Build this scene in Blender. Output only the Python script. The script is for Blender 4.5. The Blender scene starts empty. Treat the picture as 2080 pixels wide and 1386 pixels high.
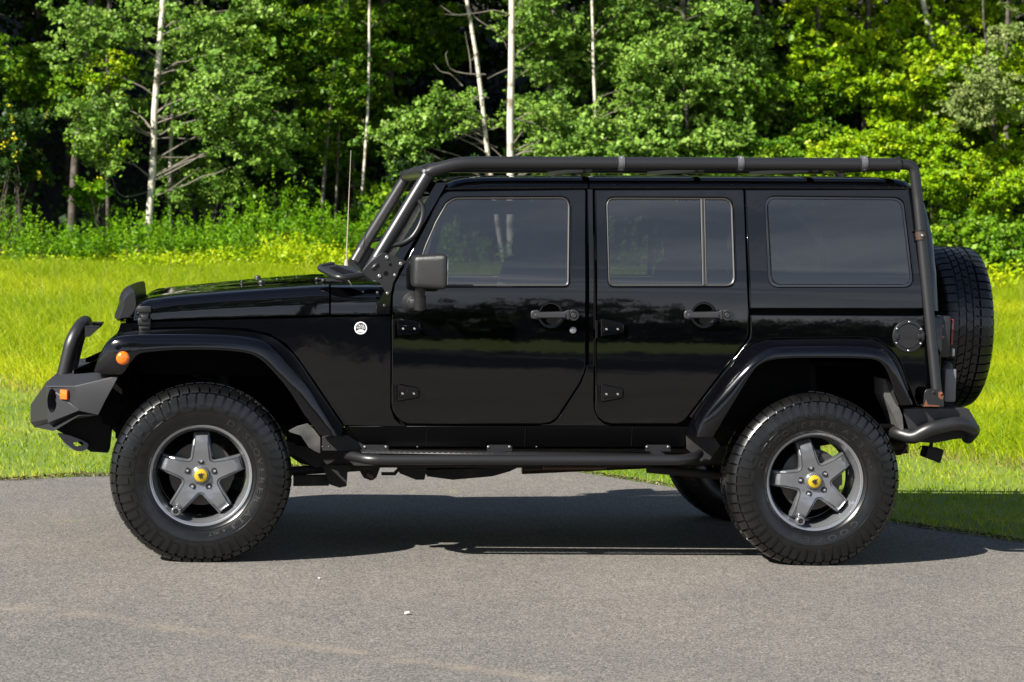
import bpy, bmesh, math, random
import numpy as np
from mathutils import Vector, Matrix
from mathutils.geometry import tessellate_polygon
R = math.radians
random.seed(7); RNG = np.random.default_rng(11)
C = bpy.context.scene.collection
SC = bpy.context.scene

# ------------------------------------------------------------ camera
F, CX, CY, CZ = 4678.9, 0.168, -10.832, 1.705
YAW, PIT, ROL = 0.117508, 0.057849, 0.023708
_r = Vector((math.cos(YAW), -math.sin(YAW), 0)); _f = Vector((math.sin(YAW), math.cos(YAW), 0)); _z = Vector((0, 0, 1))
FWD = _f*math.cos(PIT) - _z*math.sin(PIT); _up = _f*math.sin(PIT) + _z*math.cos(PIT)
RIGHT = _r*math.cos(ROL) + _up*math.sin(ROL); UP = _up*math.cos(ROL) - _r*math.sin(ROL)
EYE = Vector((CX, CY, CZ))
cam = bpy.data.objects.new("camera", bpy.data.cameras.new("camera")); C.objects.link(cam); SC.camera = cam
mw = Matrix((RIGHT, UP, -FWD)).transposed().to_4x4(); mw.translation = EYE
cam.matrix_world = mw
cam.data.sensor_width = 36; cam.data.lens = F/2080*36; cam.data.clip_end = 2000
cam.data.dof.use_dof = True; cam.data.dof.focus_distance = 11.0; cam.data.dof.aperture_fstop = 6.3
# ------------------------------------------------------------ world, sun, exposure
SUND = Vector((1.07, .73, -1.0)).normalized()           # direction the light travels
EL = math.asin(-SUND.z); AZ = math.atan2(-SUND.x, -SUND.y)  # from +Y towards +X
w = bpy.data.worlds.new("World"); SC.world = w; w.use_nodes = True
nt = w.node_tree; bg = nt.nodes["Background"]
sky = nt.nodes.new("ShaderNodeTexSky"); sky.sky_type = 'NISHITA'; sky.sun_disc = False
sky.sun_elevation = EL; sky.sun_rotation = AZ; sky.air_density = .8; sky.dust_density = .3; sky.ozone_density = 1.2
tc = nt.nodes.new("ShaderNodeTexCoord"); mp = nt.nodes.new("ShaderNodeMapping"); mp.inputs['Scale'].default_value = (1.2, 1.2, 9)
nz = nt.nodes.new("ShaderNodeTexNoise"); nz.inputs['Scale'].default_value = 2.3; nz.inputs['Detail'].default_value = 7; nz.inputs['Roughness'].default_value = .58
cr = nt.nodes.new("ShaderNodeValToRGB"); cr.color_ramp.elements[0].position = .50; cr.color_ramp.elements[1].position = .74
cr.color_ramp.elements[0].color = (0, 0, 0, 1); cr.color_ramp.elements[1].color = (.75, .75, .75, 1)
mx = nt.nodes.new("ShaderNodeMixRGB"); mx.inputs[2].default_value = (15, 15.5, 16, 1)
L = nt.links
L.new(tc.outputs['Generated'], mp.inputs[0]); L.new(mp.outputs[0], nz.inputs[0]); L.new(nz.outputs[0], cr.inputs[0])
sxz = nt.nodes.new("ShaderNodeSeparateXYZ"); L.new(tc.outputs['Generated'], sxz.inputs[0])
hz = nt.nodes.new("ShaderNodeValToRGB"); hz.color_ramp.elements[0].position = 0; hz.color_ramp.elements[0].color = (.75, .75, .75, 1); hz.color_ramp.elements[1].position = .68; hz.color_ramp.elements[1].color = (0, 0, 0, 1)
L.new(sxz.outputs[2], hz.inputs[0]); mh = nt.nodes.new("ShaderNodeMixRGB"); mh.inputs[2].default_value = (8.6, 9.2, 10.8, 1)
dr = nt.nodes.new("ShaderNodeMapRange"); dr.inputs[1].default_value = .1; dr.inputs[2].default_value = -.75; dr.inputs[3].default_value = .12; dr.inputs[4].default_value = 1; L.new(sxz.outputs[1], dr.inputs[0])
md = nt.nodes.new("ShaderNodeMath"); md.operation = 'MULTIPLY'; L.new(hz.outputs[0], md.inputs[0]); L.new(dr.outputs[0], md.inputs[1]); L.new(md.outputs[0], mh.inputs[0]); L.new(sky.outputs[0], mh.inputs[1])
mc_ = nt.nodes.new("ShaderNodeMath"); mc_.operation = 'MULTIPLY'; L.new(cr.outputs[0], mc_.inputs[0]); hz2 = nt.nodes.new("ShaderNodeValToRGB"); hz2.color_ramp.elements[0].color = (1, 1, 1, 1); hz2.color_ramp.elements[1].position = .8; hz2.color_ramp.elements[1].color = (.2, .2, .2, 1); L.new(sxz.outputs[2], hz2.inputs[0]); L.new(hz2.outputs[0], mc_.inputs[1])
L.new(mc_.outputs[0], mx.inputs[0]); L.new(mh.outputs[0], mx.inputs[1]); L.new(mx.outputs[0], bg.inputs[0])
bg.inputs[1].default_value = 0.05
sl = bpy.data.lights.new("sun", 'SUN'); sl.energy = 5.0; sl.angle = R(.53); sl.color = (1, .95, .87)
so = bpy.data.objects.new("sun", sl); C.objects.link(so); so.rotation_euler = SUND.to_track_quat('-Z', 'Y').to_euler(); so.location = (-20, -15, 25)
SC.view_settings.view_transform = 'Standard'; SC.view_settings.look = 'None'; SC.view_settings.gamma = 1
SC.view_settings.exposure = 1.4

# ------------------------------------------------------------ helpers
def pt(x, y, Y):
    d = FWD*F + RIGHT*(x-1040) - UP*(y-693)
    t = (Y-EYE.y)/d.y
    return EYE + d*t
def gp(x, y, z=0.0):
    d = FWD*F + RIGHT*(x-1040) - UP*(y-693)
    t = (z-EYE.z)/d.z
    return EYE + d*t
def tag(o, label=None, cat=None, group=None, kind=None):
    if label: o['label'] = label
    if cat: o['category'] = cat
    if group: o['group'] = group
    if kind: o['kind'] = kind
    return o
def empty(name, loc):
    o = bpy.data.objects.new(name, None); o.location = loc; o.empty_display_size = .2; C.objects.link(o); return o
def link(name, me, mat, parent=None):
    o = bpy.data.objects.new(name, me); C.objects.link(o)
    if mat is not None:
        for m in (mat if isinstance(mat, (list, tuple)) else [mat]): me.materials.append(m)
    if parent is not None:
        o.parent = parent
        if parent.type == 'EMPTY' and parent.parent is None: o.matrix_parent_inverse = Matrix.Translation(-parent.location)
    return o
class MB:
    """collects vertices and faces of ONE mesh"""
    def __init__(s): s.v = []; s.f = []; s.sm = []; s.mi = []
    def add(s, vs, fs, smooth=False, mi=0):
        b = len(s.v); s.v += [tuple(v) for v in vs]
        for f in fs: s.f.append(tuple(i+b for i in f)); s.sm.append(smooth); s.mi.append(mi)
    def mesh(s, name, angle=None):
        me = bpy.data.meshes.new(name); me.from_pydata(s.v, [], s.f)
        me.polygons.foreach_set('use_smooth', s.sm); me.polygons.foreach_set('material_index', s.mi)
        me.update()
        if angle: me.set_sharp_from_angle(angle=R(angle))
        return me
    def build(s, name, mat, parent=None, angle=None): return link(name, s.mesh(name, angle), mat, parent)
    def box(s, c, d, bev=0.0, rot=None, mi=0, seg=2):
        bm = bmesh.new(); bmesh.ops.create_cube(bm, size=1)
        for v in bm.verts: v.co = Vector((v.co.x*d[0], v.co.y*d[1], v.co.z*d[2]))
        if bev: bmesh.ops.bevel(bm, geom=bm.edges[:], offset=bev, segments=seg, profile=.5, affect='EDGES')
        if rot is not None: bmesh.ops.transform(bm, matrix=rot.to_4x4(), verts=bm.verts)
        bmesh.ops.translate(bm, vec=Vector(c), verts=bm.verts)
        s.bm(bm, True, mi); return s
    def bm(s, bm, smooth=False, mi=0):
        bm.verts.index_update()
        s.add([v.co.copy() for v in bm.verts], [[v.index for v in f.verts] for f in bm.faces], smooth, mi); bm.free()
    def tube(s, pts, r, n=14, caps=True, closed=False, mi=0):
        P = [Vector(p) for p in pts]; N = len(P)
        rr = r if isinstance(r, (list, tuple)) else [r]*N
        vs = []; fs = []; nrm = None
        for i in range(N):
            if closed: t = (P[(i+1) % N]-P[i-1]).normalized()
            else: t = (P[min(i+1, N-1)]-P[max(i-1, 0)]).normalized()
            if nrm is None:
                nrm = t.orthogonal().normalized()
            nrm = (nrm - t*nrm.dot(t)).normalized(); b = t.cross(nrm)
            for k in range(n):
                a = 2*math.pi*k/n; vs.append(P[i]+(nrm*math.cos(a)+b*math.sin(a))*rr[i])
        for i in range(N if closed else N-1):
            j = (i+1) % N
            for k in range(n): fs.append((i*n+k, i*n+(k+1) % n, j*n+(k+1) % n, j*n+k))
        s.add(vs, fs, True, mi)
        if caps and not closed:
            s.add(vs[:n], [tuple(range(n))[::-1]], False, mi); s.add(vs[-n:], [tuple(range(n))], False, mi)
        return s
    def lathe(s, prof, c, axis='Y', n=48, smooth=True, mi=0, a0=0, a1=2*math.pi):
        """prof: (r, h) along axis; c centre"""
        vs = []; fs = []; full = abs(a1-a0-2*math.pi) < 1e-6; m = n if full else n+1
        for r_, h in prof:
            for k in range(m):
                a = a0+(a1-a0)*k/n
                if axis == 'Y': vs.append((c[0]+r_*math.cos(a), c[1]+h, c[2]+r_*math.sin(a)))
                elif axis == 'X': vs.append((c[0]+h, c[1]+r_*math.cos(a), c[2]+r_*math.sin(a)))
                else: vs.append((c[0]+r_*math.cos(a), c[1]+r_*math.sin(a), c[2]+h))
        for i in range(len(prof)-1):
            for k in range(n):
                k2 = (k+1) % m if full else k+1
                fs.append((i*m+k, i*m+k2, (i+1)*m+k2, (i+1)*m+k))
        s.add(vs, fs, smooth, mi); return s
    def prism(s, poly, y0, y1, bev=0.0, mi=0):
        """poly: list of (X,Z); extruded from y0 (near) to y1"""
        n = len(poly)
        vs = []
        rings = [(poly, y1), (poly, y0+bev)] if bev else [(poly, y1), (poly, y0)]
        if bev: rings.append((offset(poly, bev), y0))
        for pl, y in rings:
            for p in pl: vs.append((p[0], y, p[1]))
        fs = []
        for k in range(len(rings)-1):
            for i in range(n): fs.append((k*n+i, k*n+(i+1) % n, (k+1)*n+(i+1) % n, (k+1)*n+i))
        for tri in tessellate_polygon([[Vector((p[0], p[1], 0)) for p in rings[-1][0]]]): fs.append(tuple((len(rings)-1)*n+i for i in tri))
        for tri in tessellate_polygon([[Vector((p[0], p[1], 0)) for p in poly]]): fs.append(tuple(tri))
        s.add(vs, fs, False, mi); return s
def area2(poly): return sum(poly[i][0]*poly[(i+1) % len(poly)][1]-poly[(i+1) % len(poly)][0]*poly[i][1] for i in range(len(poly)))/2
def nrm2(poly):
    """outward 2D normals with mitre length"""
    n = len(poly); sg = 1 if area2(poly) > 0 else -1; out = []
    for i in range(n):
        a, b, c = Vector(poly[i-1][:2]), Vector(poly[i][:2]), Vector(poly[(i+1) % n][:2])
        e1 = (b-a); e2 = (c-b)
        if e1.length < 1e-9: e1 = e2
        if e2.length < 1e-9: e2 = e1
        e1.normalize(); e2.normalize()
        n1 = Vector((e1.y, -e1.x))*sg; n2 = Vector((e2.y, -e2.x))*sg
        m = n1+n2
        if m.length < 1e-6: m = n1.copy()
        m.normalize(); out.append(m/max(.5, m.dot(n1)))
    return out
def offset(poly, d):
    return [(p[0]-m.x*d, p[1]-m.y*d) for p, m in zip(poly, nrm2(poly))]
def rounded(pts, seg=6):
    """pts (x,y[,r]) -> polygon with rounded corners"""
    out = []; n = len(pts)
    for i, p in enumerate(pts):
        r_ = p[2] if len(p) > 2 else 0
        if not r_: out.append((p[0], p[1])); continue
        a = Vector(pts[i-1][:2]); b = Vector(p[:2]); c = Vector(pts[(i+1) % n][:2])
        u = (a-b); v = (c-b); r_ = min(r_, u.length*.5, v.length*.5); u.normalize(); v.normalize()
        for k in range(seg+1):
            t = k/seg; q = (b+u*r_)*(1-t)**2 + b*2*t*(1-t) + (b+v*r_)*t*t; out.append((q.x, q.y))
    return out
def smooth_path(pts, n=8, closed=False):
    P = [Vector(p) for p in pts]; out = []
    N = len(P)
    for i in range(N-1):
        p0 = P[max(i-1, 0)]; p1 = P[i]; p2 = P[i+1]; p3 = P[min(i+2, N-1)]
        for k in range(n):
            t = k/n; out.append(.5*((2*p1)+(p2-p0)*t+(2*p0-5*p1+4*p2-p3)*t*t+(3*p1-p0-3*p2+p3)*t**3))
    out.append(P[-1]); return out
def fillet_path(pts, rad, seg=7):
    P = [Vector(p) for p in pts]; out = [P[0]]
    for i in range(1, len(P)-1):
        r_ = rad[i-1] if isinstance(rad, (list, tuple)) else rad
        u = P[i-1]-P[i]; v = P[i+1]-P[i]; q = min(r_, u.length*.49, v.length*.49); u.normalize(); v.normalize()
        for k in range(seg+1):
            t = k/seg; out.append((P[i]+u*q)*(1-t)**2 + P[i]*2*t*(1-t) + (P[i]+v*q)*t*t)
    out.append(P[-1]); return out

# ------------------------------------------------------------ materials
def mat(name, base=(.5, .5, .5), rough=.5, metal=0, coat=0, ior=1.5, bump=None, var=None, spec=.5, emit=None):
    m = bpy.data.materials.new(name); m.use_nodes = True; t = m.node_tree; b = t.nodes['Principled BSDF']
    b.inputs['Base Color'].default_value = (*base, 1); b.inputs['Roughness'].default_value = rough
    b.inputs['Metallic'].default_value = metal; b.inputs['Coat Weight'].default_value = coat; b.inputs['IOR'].default_value = ior
    b.inputs['Coat Roughness'].default_value = .02; b.inputs['Specular IOR Level'].default_value = spec
    co = t.nodes.new('ShaderNodeTexCoord')
    if bump:
        n = t.nodes.new('ShaderNodeTexNoise'); n.inputs['Scale'].default_value = bump[0]; n.inputs['Detail'].default_value = 3
        t.links.new(co.outputs['Object'], n.inputs[0])
        bu = t.nodes.new('ShaderNodeBump'); bu.inputs['Strength'].default_value = bump[1]; bu.inputs['Distance'].default_value = bump[2]
        t.links.new(n.outputs[0], bu.inputs['Height']); t.links.new(bu.outputs[0], b.inputs['Normal'])
    if var:   # (scale, colour2, lo, hi)
        n = t.nodes.new('ShaderNodeTexNoise'); n.inputs['Scale'].default_value = var[0]; n.inputs['Detail'].default_value = 5
        t.links.new(co.outputs['Object'], n.inputs[0])
        r_ = t.nodes.new('ShaderNodeValToRGB'); r_.color_ramp.elements[0].position = var[2]; r_.color_ramp.elements[1].position = var[3]
        r_.color_ramp.elements[0].color = (*base, 1); r_.color_ramp.elements[1].color = (*var[1], 1)
        t.links.new(n.outputs[0], r_.inputs[0]); t.links.new(r_.outputs[0], b.inputs['Base Color'])
    return m
M = {}
M['paint'] = mat('black_gloss_paint', (.0008, .0008, .0012), .03, ior=1.5, bump=(6, .09, .004), var=(260, (.012, .012, .011), .66, .78))
M['flare'] = mat('flare_paint', (.0012, .0012, .002), .09, bump=(90, .03, .001))
M['powder'] = mat('powder_coat', (.010, .010, .011), .38, bump=(600, .3, .0006), spec=.5)
M['steel'] = mat('textured_bumper_steel', (.016, .016, .018), .45, bump=(350, .5, .001))
M['plastic'] = mat('black_plastic', (.012, .012, .0122), .38, bump=(330, .9, .0015))
M['hplastic'] = mat('handle_plastic', (.022, .022, .024), .4)
M['matte'] = mat('underbody_black', (.006, .006, .006), .8, var=(14, (.022, .015, .011), .5, .75))
M['void'] = mat('liner_black', (.003, .003, .003), .95, spec=.1)
M['liner'] = mat('grey_liner', (.065, .065, .062), .8, bump=(30, .3, .003), var=(9, (.02, .02, .02), .45, .7))  # mid-grey base with random darker blotches
M['rubber'] = mat('tyre_rubber', (.0035, .0035, .0037), .27, spec=.5, bump=(45, .06, .002), var=(9, (.011, .0105, .01), .5, .85))
M['letter'] = mat('tyre_letter_rubber', (.0085, .0085, .0085), .4)
M['rocker'] = mat('rocker_paint', (.0008, .0008, .001), .35, spec=.14)
M['seal'] = mat('window_seal', (.032, .032, .032), .45)
M['chrome'] = mat('chrome', (.75, .75, .77), .15, metal=1)
M['bolt'] = mat('zinc_bolt', (.26, .26, .26), .4, metal=.7)
M['rim'] = mat('gunmetal_alloy', (.21, .215, .23), .27, metal=.7, coat=.4)
M['rimlip'] = mat('machined_lip', (.34, .35, .37), .25, metal=.8, coat=.3)
M['yellow'] = mat('cap_yellow', (.40, .27, .01), .35)
M['ink'] = mat('ink_black', (.01, .01, .01), .5)
M['disc'] = mat('brake_steel', (.06, .058, .055), .5, metal=.6, var=(20, (.08, .04, .02), .5, .8))
M['amber'] = mat('amber_lens', (.60, .125, .002), .12, coat=1)
M['red'] = mat('red_lens', (.18, .004, .012), .15, coat=1)
M['lens'] = mat('clear_lens', (.4, .4, .4), .1, coat=1)
M['rust'] = mat('rust', (.13, .045, .014), .8, var=(30, (.03, .014, .01), .4, .7))
M['pipe'] = mat('exhaust_pipe', (.06, .045, .038), .5, metal=.5, var=(12, (.1, .05, .025), .4, .7))
M['grey'] = mat('grey_plastic', (.13, .13, .135), .5)
M['hook'] = mat('tow_plate', (.09, .09, .095), .45)
M['clamp'] = mat('clamp_grey', (.075, .075, .08), .42, bump=(300, .2, .0005))
M['white'] = mat('badge_white', (.7, .7, .72), .3)
M['seat'] = mat('seat_cloth', (.03, .03, .032), .85)
M['ant'] = mat('antenna', (.35, .3, .25), .4, metal=.5)
def glass_mat(name, tint, rough=.0):
    m = bpy.data.materials.new(name); m.use_nodes = True; t = m.node_tree
    for n in list(t.nodes): t.nodes.remove(n)
    o = t.nodes.new('ShaderNodeOutputMaterial'); mix = t.nodes.new('ShaderNodeMixShader'); tr = t.nodes.new('ShaderNodeBsdfTransparent')
    gl = t.nodes.new('ShaderNodeBsdfGlossy'); fr = t.nodes.new('ShaderNodeFresnel'); ma = t.nodes.new('ShaderNodeMath')
    tr.inputs[0].default_value = (*tint, 1); gl.inputs['Roughness'].default_value = rough; gl.inputs[0].default_value = (1, 1, 1, 1)
    fr.inputs[0].default_value = 1.52; ma.operation = 'MULTIPLY_ADD'; ma.inputs[1].default_value = 1.5; ma.inputs[2].default_value = .02
    t.links.new(fr.outputs[0], ma.inputs[0]); t.links.new(ma.outputs[0], mix.inputs[0]); t.links.new(tr.outputs[0], mix.inputs[1]); t.links.new(gl.outputs[0], mix.inputs[2]); t.links.new(mix.outputs[0], o.inputs[0])
    return m
M['glass'] = glass_mat('tinted_glass', (.31, .32, .34))
M['dglass'] = glass_mat('dark_tinted_glass', (.14, .145, .155))
M['clear'] = glass_mat('windscreen_glass', (.75, .8, .78))
M['glossblk'] = mat('glass_frit', (.004, .004, .005), .08, coat=1)

# =============================================================== VEHICLE
YC = .93                                                   # centre plane of the vehicle
def yside(z):
    """depth of the body side surface against height"""
    if z < .92: return .138 + (.92-z)**2*.09
    if z < 1.29: return .138 + (z-.92)**2*.075
    y = .138+.37**2*.075
    s = z-1.29
    return y + .055*s + min(s, .14)**2*.42 + max(0, s-.14)*.1176
def dyside(z): return (yside(z+.004)-yside(z-.004))/.008
def onside(x, y, yf=yside):
    Y = .15
    for _ in range(5): p = pt(x, y, Y); Y = yf(p.z)
    return (p.x, p.z)
def panel(name, outer, holes, m, parent, yf=yside, dyf=dyside, bev=.007, thick=.035, px_=True, sink=0.0, zstep=.035):
    conv = (lambda q: onside(q[0], q[1], yf)) if px_ else (lambda q: q)
    loops = [[conv(q) for q in outer]] + [[conv(q) for q in h] for h in holes]
    ring = [loops[0]]+loops[1:]
    inner = [offset(loops[0], bev)] + [offset(h, -bev) for h in loops[1:]]
    V = []; Nn = []; faces = []; fn = []
    def add(x, z, dy, n): V.append((x, yf(z)+dy+sink, z)); Nn.append(n); return len(V)-1
    def fnorm(z): return Vector((0, -1, dyf(z))).normalized()
    bm = bmesh.new()
    vv = [[Vector((p[0], p[1], 0)) for p in l] for l in inner]
    flat = [v for l in vv for v in l]; bv = [bm.verts.new((v.x, 0, v.y)) for v in flat]
    for tri in tessellate_polygon(vv):
        try: bm.faces.new([bv[i] for i in tri])
        except ValueError: pass
    zs = [v.y for v in flat]; z = math.floor(min(zs)/zstep)*zstep + zstep
    while z < max(zs):
        bmesh.ops.bisect_plane(bm, geom=bm.verts[:]+bm.edges[:]+bm.faces[:], plane_co=(0, 0, z), plane_no=(0, 0, 1), dist=1e-6); z += zstep
    bmesh.ops.triangulate(bm, faces=bm.faces[:]); bm.verts.index_update()
    base = 0
    for v in bm.verts: add(v.co.x, v.co.z, 0, fnorm(v.co.z))
    for f in bm.faces:
        ids = [v.index for v in f.verts]
        if f.normal.y > 0: ids = ids[::-1]
        faces.append(ids); fn.append([Nn[i] for i in ids])
    bm.free()
    for li, l in enumerate(loops):
        o2 = nrm2(l); s = 1 if li == 0 else -1; n = len(l); inn = inner[li]
        on = [Vector((m_.x*s, 0, m_.y*s)).normalized() for m_ in o2]
        a = [add(inn[i][0], inn[i][1], 0, None) for i in range(n)]
        mid = [add(inn[i][0]*.3+l[i][0]*.7, inn[i][1]*.3+l[i][1]*.7, bev*.28, None) for i in range(n)]
        b = [add(l[i][0], l[i][1], bev, None) for i in range(n)]
        c = [add(l[i][0], l[i][1], thick, None) for i in range(n)]
        na = [fnorm(inn[i][1]) for i in range(n)]; nm = [(na[i]+on[i]*.9).normalized() for i in range(n)]; nb = [(na[i]*.1+on[i]).normalized() for i in range(n)]
        for r0, r1, n0, n1 in ((a, mid, na, nm), (mid, b, nm, nb), (b, c, nb, on)):
            for i in range(n):
                j = (i+1) % n; faces.append([r0[i], r0[j], r1[j], r1[i]]); fn.append([n0[i], n0[j], n1[j], n1[i]])
    me = bpy.data.meshes.new(name); me.from_pydata(V, [], faces)
    me.polygons.foreach_set('use_smooth', [True]*len(faces)); me.update()
    # orient every face with its wanted normal
    flipped = []
    for p, ns in zip(me.polygons, fn):
        flipped.append(p.normal.dot(ns[0]+ns[1]+ns[2]) < 0)
    faces = [f[::-1] if k else f for f, k in zip(faces, flipped)]; fn = [f[::-1] if k else f for f, k in zip(fn, flipped)]
    me2 = bpy.data.meshes.new(name); me2.from_pydata(V, [], faces); me2.polygons.foreach_set('use_smooth', [True]*len(faces)); me2.update()
    me2.normals_split_custom_set([n for ns in fn for n in ns]); bpy.data.meshes.remove(me)
    return link(name, me2, m, parent)
MIRROR = []
def far(o): MIRROR.append(o); return o
JV = empty('off_road_vehicle', (1.47, YC, 0))
tag(JV, 'black four-door off-road vehicle with tubular roof rack parked side-on on the driveway', 'vehicle')

# ---- front door
fd_out = [(796,622),(796,602),(801,575),(831,519),(861,462),(893,402),(906,388,14),(1190,384,5),(1190,742),(1187,756),(1178,778),(1131,850),(1118,859),(1100,862),(831,862),(818,858),(806,848),(798,836),(795,825)]
fd_hole = [(857,583,6),(857,515),(863,498),(884,450),(905,413),(922,401,14),(1159,400,22),(1157,583,12)]
CIRC = lambda xc, yc, r_: [(xc+r_*math.cos(2*math.pi*k/28), yc+r_*math.sin(2*math.pi*k/28)) for k in range(28)]
fd = panel('front_door', rounded(fd_out), [rounded(fd_hole), CIRC(1119, 640, 23.5)], M['paint'], JV); far(fd)
rd_out = [(1208,385,4),(1511,384,5),(1521,632),(1521,672),(1519,686),(1512,698),(1500,713),(1396,849),(1386,858),(1372,862),(1242,862),(1226,858),(1215,848),(1209,836),(1208,822)]
rd_hole = [(1236,583,14),(1231,401,18),(1489,402,22),(1495,583,22)]
rd = panel('rear_door', rounded(rd_out), [rounded(rd_hole), CIRC(1430, 640, 23.5)], M['paint'], JV); far(rd)
# ---- hardtop side
ht_out = [(1513,385),(1858,384,6),(1884,628,4),(1523,628,4)]
ht_hole = [(1562,583,22),(1554,399,22),(1836,402,22),(1857,583,22)]
far(panel('hardtop_side', rounded(ht_out), [rounded(ht_hole)], M['paint'], JV))
# ---- pillar strip between the doors, with backing that closes the gaps
far(panel('door_pillar', rounded([(1193,384),(1205,384),(1205,862),(1193,862)]), [], M['paint'], JV, sink=.004, bev=.004))
# ---- tub quarter panel
q_out = [(1524,639,4),(1898,641,4),(1904,700),(1910,822,6),(1862,826),(1858,815),(1853,804),(1827,732),(1809,710),(1781,691),(1745,687),(1571,689),(1539,694),(1517,707),(1504,722),(1474,762),(1406,852),(1400,846),(1503,713),(1515,698),(1523,686),(1525,672)]
far(panel('rear_quarter_panel', rounded(q_out), [], M['paint'], JV))
# ---- sill under the doors
def ysill(z): return yside(max(z, .70)) + (.006 if z > .66 else .006 + max(0, .66-z)*.22)
def dysill(z): return (ysill(z+.004)-ysill(z-.004))/.008
sl_xs = [(712, 866), (869, 1067), (1070, 1284), (1287, 1402)]
sill = panel('rocker_panel', [(700,866),(1400,866),(1392,884),(1392,908),(705,908)], [], M['rocker'], JV, yf=ysill, dyf=dysill, bev=.004, zstep=.02); far(sill)
cp = panel('body_edge', rounded([(1098,864),(1119,861),(1133,853),(1180,780),(1189,758),(1192,742),(1206,742),(1206,824),(1208,838),(1216,852),(1228,862),(1240,865),(1100,865)]), [], M['paint'], JV, sink=.003, bev=.002); far(cp)
# ---- front fender (cowl side)
def yfend(z): return YF(z)
def fy(x):   # body narrows towards the grille ; x in px
    t = max(0, min(1, (790-x)/540.)); return .150 + .10*t**1.3
def fender():
    top = [(243,655,4),(300,652),(430,648),(560,645),(668,642),(796,641,3)]
    bot = [(795,827),(803,850),(818,864),(830,866),(705,866),(712,882),(709,881),(675,832),(640,780),(605,730),(580,700),(545,680),(500,670),(430,667),(360,667),(300,669),(250,674),(236,682)]
    poly = rounded(top+bot)
    V = [pt(x, y, fy(x)) for x, y in poly]
    P2 = [(v.x, v.z) for v in V]
    xs = [(p[0], v.x) for p, v in zip(poly, V)]
    a = pt(250, 660, fy(250)).x; b = pt(790, 660, fy(790)).x
    def yx(x): 
        t = max(0, min(1, (b-x)/(b-a))); return .150+.10*t**1.3
    bm = bmesh.new(); inn = offset(P2, .006)
    bv = [bm.verts.new((p[0], 0, p[1])) for p in inn]
    for tri in tessellate_polygon([[Vector((p[0], p[1], 0)) for p in inn]]):
        try: bm.faces.new([bv[i] for i in tri])
        except ValueError: pass
    x = a
    while x < b+.1:
        bmesh.ops.bisect_plane(bm, geom=bm.verts[:]+bm.edges[:]+bm.faces[:], plane_co=(x, 0, 0), plane_no=(1, 0, 0), dist=1e-6); x += .04
    bmesh.ops.triangulate(bm, faces=bm.faces[:])
    edges = [e for e in bm.edges if e.is_boundary]
    for v in bm.verts: v.co.y = yx(v.co.x)
    r = bmesh.ops.extrude_edge_only(bm, edges=edges)
    for v in [g for g in r['geom'] if isinstance(g, bmesh.types.BMVert)]: v.co.y += .04
    bmesh.ops.recalc_face_normals(bm, faces=bm.faces[:])
    mb = MB(); mb.bm(bm, True); return mb.build('front_fender', M['paint'], JV, 25)
far(fender())
# shelf line on top of fender/tub (narrow upward-facing ledge)
mb = MB(); A = [pt(x, y, fy(x)+.001) for x, y in ((243,654),(300,651),(430,647),(560,644),(668,641),(796,640))]
for i in range(len(A)-1): mb.add([A[i], A[i+1], A[i+1]+Vector((0, .12, 0)), A[i]+Vector((0, .12, 0))], [(0, 1, 2, 3)])
far(mb.build('fender_ledge', M['paint'], JV))

# ---- flares
def flare(name, st, yA, yB, yC):
    mb = MB(); vs = []; n = len(st)
    S = []
    for k in range(3): S.append(smooth_path([Vector((p[k][0], p[k][1], 0)) for p in st], 4))
    m_ = len(S[0]); rows = []
    for i in range(m_):
        t = i/(m_-1)*(len(yA)-1); k = min(int(t), len(yA)-2); fr = t-k
        ya = yA[k]*(1-fr)+yA[k+1]*fr; yb = yB[k]*(1-fr)+yB[k+1]*fr; yc = yC[k]*(1-fr)+yC[k+1]*fr
        a = pt(S[0][i].x, S[0][i].y, ya); b = pt(S[1][i].x, S[1][i].y, yb); c = pt(S[2][i].x, S[2][i].y, yc)
        ab = a.lerp(b, .80); bc = b.lerp(c, .12); be = (ab+bc)*.25+b*.5
        cd = c+Vector((0, .012, 0)); 
        cen = Vector((0, 0, 0))
        rows.append([a+Vector((0, .03, 0)), a, a.lerp(b, .3)+Vector((0,-.004,0)), ab, be, bc, b.lerp(c, .55)+Vector((0, -.003, 0)), b.lerp(c, .92), c+Vector((0, .004, 0)), c+Vector((0, .02, 0)), c+Vector((0, .10, 0))])
    w_ = len(rows[0]); vs = [v for r_ in rows for v in r_]
    fs = [(i*w_+j, i*w_+j+1, (i+1)*w_+j+1, (i+1)*w_+j) for i in range(m_-1) for j in range(w_-1)]
    mb.add(vs, fs, True)
    mb.add(rows[0][1:], [tuple(range(w_-1))]); mb.add(rows[-1][1:], [tuple(range(w_-1))[::-1]])
    return far(mb.build(name, M['flare'], JV, 60))
fst = [((197,742),(190,754),(205,760)),((207,716),(199,728),(232,761)),((216,698),(207,710),(249,759)),((226,686),(217,696),(262,741)),((242,676),(238,685),(277,723)),((270,671),(270,681),(290,717)),((300,669),(300,680),(305,715)),((360,667),(360,680),(357,711)),((430,667),(430,681),(430,711)),
       ((500,671),(495,685),(478,714)),((545,681),(535,694),(510,720)),((578,701),(560,711),(533,733)),((605,731),(583,738),(560,760)),((640,781),(620,778),(590,797)),((675,833),(652,831),(618,842)),((709,883),(684,886),(648,884))]
n_ = len(fst)
fl_f = flare('front_wheel_flare', fst, [.34,.31,.28,.26,.25,.24,.235,.22,.20,.19,.175,.165,.155,.15,.145,.145], [.062,.042,.034,.024,.018]+[.014]*8+[.016,.022,.036], [.06,.03,.010,-.004,-.010]+[-.012]*8+[-.004,.010,.03])
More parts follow.
